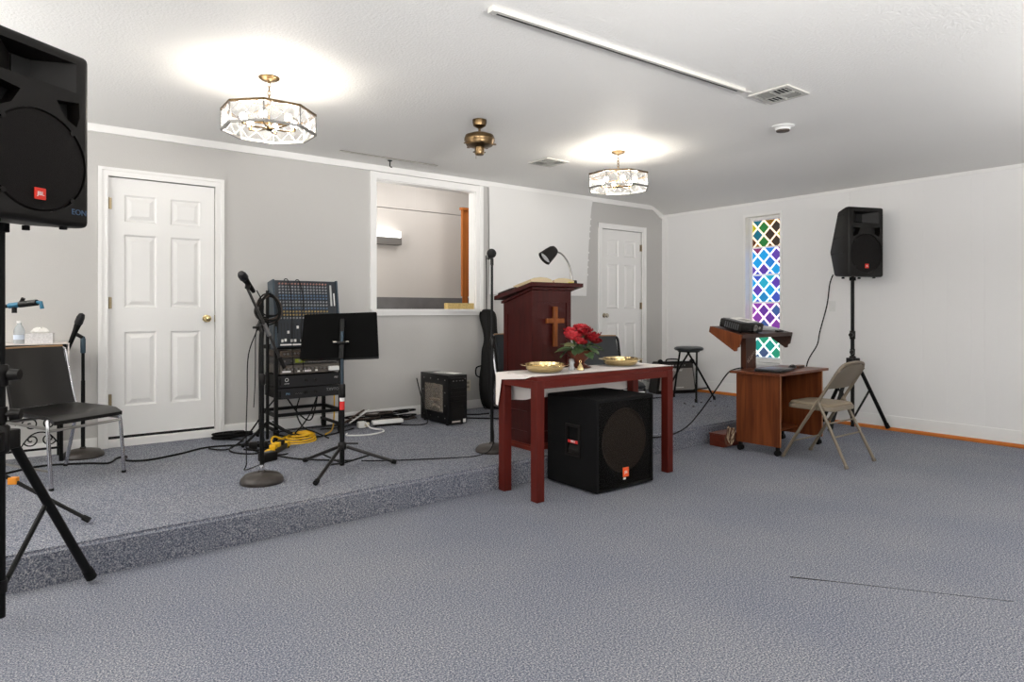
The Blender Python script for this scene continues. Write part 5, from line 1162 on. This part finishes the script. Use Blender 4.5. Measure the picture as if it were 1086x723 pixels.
cord('black lead from the amplifier across the stage behind the table', [(6.63, 5.42, .30), (6.53, 5.30, .22), (6.45, 5.22, zf_), (6.1, 5.2, zf_), (5.5, 5.3, zf_)], .006, M_rub)
t = thing('folding_stool', 'round black folding stool with four splayed legs near the right corner', 'stool', (6.47, 4.93, ZS))
obj('seat', lathe(BM(), [(.13, .575), (.165, .585), (.17, .602), (.165, .618), (.14, .626), (.001, .628)], n=32), mat('stool_vinyl', (52, 56, 58), .35), t); obj('seat_piping', tube(BM(), [(.169 * cos(x), .169 * sin(x), .600) for x in [2 * pi * i / 32 for i in range(32)]], .005, 6, closed=True), M_black, t)
ft = [(-.19, -.254, .10, .03), (.0, .22, -.06, -.06), (.175, -.236, -.07, .0), (-.15, .30, .07, .10)]
for (fx, fy, tx_, ty_) in ((-.19, -.25, .075, -.06), (-.0, .22, -.085, .06), (.175, -.235, -.09, -.04), (-.16, .24, .10, .05)):
    lg = obj('leg', tube(BM(), [(tx_, ty_, .58), (fx * .35 + tx_ * .65, fy * .35 + ty_ * .65, .40), (fx, fy, .02)], .0115, 10), M_black2, t)
    v = Vector((fx, fy, .0)); obj('rubber_foot', cyl(BM(), v + Vector((0, 0, .001)), v + Vector((-.006, 0, .04)), .0155, n=10), M_rub, lg)
obj('stretcher', cyl(BM(), (-.15, -.19, .14), (.13, -.18, .14), .008, n=8), M_black2, t); obj('seat_ring', tube(BM(), [(.12 * cos(x), .12 * sin(x), .57) for x in [2 * pi * i / 20 for i in range(20)]], .008, 6, closed=True), M_black2, t)
random.seed(5)
t = thing('carpet_crumbs', 'few dark crumbs scattered on the stage carpet before the stool', 'debris', (6.2, 4.5, ZS)); t['kind'] = 'stuff'
bm = BM()
for k in range(9): sph(bm, (random.uniform(-.25, .3), random.uniform(-.25, .25), .006), random.uniform(.006, .012), seg=5, sc=(1.6, 1, .5))
o = obj('crumbs', bm, mat('crumb_dark', (50, 44, 44), .8), t); o['kind'] = 'stuff'

# ------------------------------------------------------------------ media cart
t = thing('media_cart', 'brown wood veneer media cart on casters with a raised shelf', 'cart', (5.495, 3.19, 0), radians(3))
cw, cdp, z0, z1 = .395, .20, .075, .672
for s in (-1, 1):
    sp = obj('side_panel', box2(BM(), (s * cw, -cdp, z0), (s * (cw - .018), cdp, z1)), M_walnut, t, False)
    obj('edge_band', box2(BM(), (s * cw, -cdp - .0015, z0), (s * (cw - .018), -cdp, z1)), mat('edge_band', (146, 96, 60), .4), sp, False)
obj('desk_top', box2(BM(), (-cw - .035, -cdp - .015, z1 + .0005), (cw + .09, cdp + .045, z1 + .0225), bev=.002), M_walnutx, t, False)
obj('back_panel', box2(BM(), (-cw + .019, cdp - .03, .16), (cw - .019, cdp - .012, z1)), M_walnut, t, False)
obj('bottom_shelf', box2(BM(), (-cw + .019, .02, .135), (cw - .019, cdp - .031, .153)), M_walnut, t, False)
for sx_ in (-1, 1):
    for sy_ in (-1, 1):
        bm = BM(); x, y = sx_ * (cw - .02), sy_ * (cdp - .03)
        for dx in (-.012, .012): cyl(bm, (x + dx - .008, y, .024), (x + dx + .008, y, .024), .024, n=14)
        ca = obj('caster', bm, M_rub, t); obj('caster_fork', box2(BM(), (x - .014, y - .012, .04), (x + .014, y + .012, .076)), M_black2, ca, False)
col_x = -.065
cm = obj('column', box2(BM(), (col_x - .09, cdp + .047, .30), (col_x + .09, cdp + .065, 1.02)), wood('column_dark', (52, 30, 22), (80, 44, 28), 'Z', .4), t, False)
obj('column', box2(BM(), (col_x - .085, cdp + .0655, .28), (col_x - .067, cdp + .10, 1.0)), wood('column_dark', (52, 30, 22), (80, 44, 28), 'Z', .4), t, False)
text('lettering', 'tLLpro', .058, mat('pale_lettering', (150, 130, 118), .5), cm, (col_x + .0, cdp + .0455, .80), (pi / 2, radians(-36), 0))
# upper shelf, tilted towards its user, with tapering side skirts
sm = tr(.015, cdp - .075, 1.005) @ rot('X', 13)
obj('upper_shelf', box2(BM(), (-.445, .0, -.012), (.445, .31, .008), sm, .002), wood('shelf_dark', (50, 36, 32), (74, 50, 42), 'X', .35), t, False)
for s in (-1, 1):
    bm = BM(); prism(bm, [(-.004, .006), (.315, .006), (.315, -.045), (.03, -.150), (.012, -.142), (.014, -.115), (-.004, -.10)], s * .4455, s * .462, sm, 'YZ')
    obj('side_skirt', bm, M_walnut if s < 0 else wood('shelf_dark', (50, 36, 32), (74, 50, 42), 'X', .35), t, False)
obj('front_lip', box2(BM(), (-.445, -.008, -.024), (.445, -.0005, .012), sm), wood('shelf_dark', (50, 36, 32), (74, 50, 42), 'X', .35), t, False)
cart_m = tr(5.495, 3.19, 0) @ rot('Z', 3) @ sm
def on_shelf(name, label, cat, x, y, rz=0, dz=.009):
    o = thing(name, label, cat); o.matrix_world = cart_m @ tr(x, y, dz) @ rot('Z', rz); return o
t = on_shelf('projector', 'black projector on the left of the raised shelf of the cart', 'projector', -.24, .135, -4)
obj('housing', box2(BM(), (-.17, -.11, .008), (.17, .12, .088), bev=.012), M_black, t)
obj('top_cover', box2(BM(), (-.15, -.095, .0885), (.15, .105, .092), bev=.001), mat('projector_grey', (74, 78, 82), .35), t)
bm = BM()
for k in range(7): box2(bm, (-.1725, -.08 + k * .022, .02), (-.1701, -.07 + k * .022, .075))
vg = obj('side_vents', bm, mat('vent_grey', (70, 72, 76), .5), t, False); vg['kind'] = 'stuff'
lz = obj('lens_ring', lathe(BM(), [(.03, 0), (.032, .01), (.024, .012), (.02, .004), (.001, .004)], m=tr(.03, -.11, .05) @ rot('X', 90), n=20), M_steel, t); obj('knob', cyl(BM(), (.10, -.11, .05), (.10, -.118, .05), .012, n=10), M_grey, t)
for x in (-.13, .13): obj('foot', cyl(BM(), (x, -.08, 0), (x, -.08, .01), .012, n=10), M_rub, t)
obj('foot', cyl(BM(), (0, .09, 0), (0, .09, .01), .012, n=10), M_rub, t)
t = on_shelf('paper_sheet', 'white sheet of paper lying on top of the projector', 'paper', -.20, .15, 6, .1015)
obj('sheet', box2(BM(), (-.11, -.085, 0), (.11, .085, .002)), M_paper, t, False); obj('print', box2(BM(), (-.08, -.06, .0021), (.06, .03, .0026)), mat('print_grey', (170, 168, 166), .8), t, False)
t = on_shelf('keyboard', 'thin pale keyboard lying on the right of the raised shelf', 'keyboard', .19, .15, -14, .009)
obj('deck', box2(BM(), (-.17, -.06, 0), (.17, .07, .018), bev=.004), mat('keyboard_pale', (176, 178, 180), .4), t)
bm = BM()
for r_ in range(4):
    for c in range(15): box2(bm, (-.158 + c * .021, -.05 + r_ * .026, .0185), (-.141 + c * .021, -.029 + r_ * .026, .023))
kk = obj('keys', bm, mat('keys_pale', (200, 202, 204), .5), t, False); kk['kind'] = 'stuff'
t = on_shelf('remote_control', 'small black remote at the right front of the raised shelf', 'remote', .27, .035, 4, .009)
obj('body', box2(BM(), (-.06, -.018, 0), (.06, .018, .016), bev=.005), M_black, t); obj('buttons', box2(BM(), (-.04, -.010, .0162), (.03, .010, .018)), mat('button_grey', (100, 98, 96), .5), t, False)
zt_ = z1 + .0235
t = thing('laptop', 'closed black laptop on the lower top of the cart', 'laptop', (5.30, 3.13, zt_), radians(9))
obj('base', box2(BM(), (-.16, -.11, 0), (.16, .11, .014), bev=.003), M_black, t); obj('lid', box2(BM(), (-.16, -.11, .0145), (.16, .11, .024), bev=.003), mat('laptop_lid', (52, 54, 58), .28), t)
obj('emblem', lathe(BM(), [(.012, .0242), (.012, .0247)], n=16), M_steel, t)
t = thing('computer_mouse', 'black computer mouse beside the closed laptop', 'mouse', (5.63, 3.15, zt_), radians(20))
bm = BM(); sph(bm, (0, 0, .004), 1, seg=18, sc=(.06, .036, .036))
bmesh.ops.delete(bm, geom=[v for v in bm.verts if v.co.z < -.0005], context='VERTS'); obj('shell', bm, M_black, t); obj('wheel', cyl(BM(), (-.028, -.004, .034), (-.028, .004, .034), .008, n=10), M_grey, t)
t = thing('wood_block', 'small brown wooden block at the right end of the cart top', 'block', (5.80, 3.19, zt_), radians(3)); obj('block', box2(BM(), (-.07, -.03, 0), (.07, .03, .022), bev=.003), M_walnutx, t); obj('inlay', box2(BM(), (-.05, -.0305, .006), (.05, -.0299, .014)), M_dark, t, False)
cord('black cable sagging from the cart column to the stage beside the table', [(5.335, 3.462, .70), (5.2, 3.47, .69), (5.09, 3.465, .655), (4.98, 3.51, .51), (4.86, 3.57, .34), (4.74, 3.61, .22), (4.60, 3.63, .165), (4.42, 3.63, .155), (4.25, 3.63, .165), (4.1, 3.70, .185)], .006, M_rub)
cord('thin black cable along the wooden shoe moulding behind the cart', [(6.5, 4.05, zf_), (6.75, 4.2, zf_), (6.95, 4.38, zf_), (7.02, 4.6, zf_)], .006, M_rub)
# step block and tangled leads left of the cart
t = thing('step_block', 'low reddish wooden block on the floor between stage and cart', 'block', (5.04, 3.55, 0), radians(1))
obj('block', box2(BM(), (.02, -.075, 0), (.30, .075, .105), bev=.004), wood('block_red', (84, 34, 22), (104, 46, 30), 'X', .4), t); obj('lid', box2(BM(), (.015, -.08, .1055), (.305, .08, .116), bev=.003), wood('block_red', (84, 34, 22), (104, 46, 30), 'X', .4), t)
t = thing('cord_bundle', 'bundle of pale cords hanging by the lower left of the cart', 'cord', (5.055, 3.43, 0))
for k in range(7):
    a0 = k * .9; bm = BM(); tube(bm, smoothpts([(.012 * k - .04 + .03 * cos(x + a0), -.03 + .008 * sin(2 * x + k), .125 + (.085 - .006 * k) * sin(x)) for x in [2 * pi * i / 10 for i in range(10)]], 3, True), .005, 6, closed=True); obj('loop', bm, mat('pale_cord', (190, 168, 140), .5) if k % 2 else mat('cord_brown', (96, 64, 44), .5), t)

# ------------------------------------------------------------------ beige folding chair
t = thing('folding_chair', 'beige metal folding chair with padded seat facing the media cart', 'chair', (5.36, 2.69, 0), radians(-1))
for s in (-1, 1):
    fl_ = obj('front_leg', tube(BM(), smoothpts([(s * .215, .268, .012), (s * .212, .12, .26), (s * .205, -.03, .50), (s * .20, -.13, .66)], 4), .0125, 10), M_beige, t)
    obj('foot_cap', cyl(BM(), (s * .2155, .274, 0), (s * .215, .262, .022), .0155, n=10), mat('beige_rubber', (104, 96, 84), .7), fl_)
    rl = obj('rear_leg', tube(BM(), smoothpts([(s * .224, -.262, .012), (s * .215, -.16, .22), (s * .205, -.06, .42), (s * .2, -.02, .50)], 4), .0125, 10), M_beige, t)
    obj('foot_cap', cyl(BM(), (s * .2245, -.266, 0), (s * .224, -.258, .022), .0155, n=10), mat('beige_rubber', (104, 96, 84), .7), rl)
    obj('hinge_link', tube(BM(), [(s * .197, -.03, .46), (s * .203, -.055, .545)], .006, 6), M_beige, t)
obj('back_frame', tube(BM(), smoothpts([(-.20, -.13, .66), (-.195, -.175, .735), (-.165, -.205, .788), (-.09, -.215, .806), (0, -.217, .81), (.09, -.215, .806), (.165, -.205, .788), (.195, -.175, .735), (.20, -.13, .66)], 5), .0125, 10), M_beige, t)
bm = BM(); G = []
for i in range(8):
    f = i / 7; r_ = []
    for j in range(11):
        g = j / 10 * 2 - 1; z = .595 + (.20 - .045 * abs(g) ** 3) * f; r_.append((g * .196, -.09 - .125 * f + .0 - .025 * (1 - g * g) + .012, z))
    G.append(r_)
A_ = [[bm.verts.new(p) for p in r_] for r_ in G]; B_ = [[bm.verts.new((p[0], p[1] + .010, p[2] + .003)) for p in r_] for r_ in G]
def shell2(bm, A_, B_):
    n, m_ = len(A_), len(A_[0])
    for Q in (A_, B_):
        for i in range(n - 1):
            for j in range(m_ - 1): bm.faces.new((Q[i][j], Q[i][j + 1], Q[i + 1][j + 1], Q[i + 1][j]))
    for i in range(n - 1):
        for j in (0, m_ - 1): bm.faces.new((A_[i][j], B_[i][j], B_[i + 1][j], A_[i + 1][j]))
    for j in range(m_ - 1):
        for i in (0, n - 1): bm.faces.new((A_[i][j], B_[i][j], B_[i][j + 1], A_[i][j + 1]))
shell2(bm, A_, B_); obj('backrest', bm, M_beige, t)
def rr(hx, hy, r_, n=5):
    P = []
    for cx_, cy_, a0 in ((hx - r_, hy - r_, 0), (-hx + r_, hy - r_, 90), (-hx + r_, -hy + r_, 180), (hx - r_, -hy + r_, 270)):
        for k in range(n): a = radians(a0 + 90 * k / (n - 1)); P.append((cx_ + r_ * cos(a), cy_ + r_ * sin(a)))
    return P
bm = BM(); Rg = []
for z, sc_ in ((.418, .97), (.42, 1), (.446, 1), (.452, .985)): Rg.append([bm.verts.new((x * sc_ * (1 - .06 * max(0, y)), y * sc_ + .06, z)) for x, y in rr(.197, .20, .07)])
skin(bm, Rg); obj('seat_pan', bm, M_beige, t)
bm = BM(); Rg = []
for z, sc_ in ((.4525, .97), (.463, .975), (.472, .93), (.476, .8), (.478, .4)): Rg.append([bm.verts.new((x * sc_ * (1 - .06 * max(0, y)), y * sc_ + .06, z)) for x, y in rr(.193, .196, .07)])
skin(bm, Rg); obj('seat_pad', bm, M_beigev, t)
obj('rear_stretcher', cyl(BM(), (-.213, -.155, .225), (.213, -.155, .225), .007, n=8), M_beige, t); obj('rear_stretcher', cyl(BM(), (-.208, -.105, .325), (.208, -.105, .325), .007, n=8), M_beige, t)
obj('front_stretcher', cyl(BM(), (-.213, .19, .145), (.213, .19, .145), .007, n=8), M_beige, t); obj('seat_bar', cyl(BM(), (-.205, -.05, .53), (.205, -.05, .53), .0, .0, 3), M_beige, t) if False else None
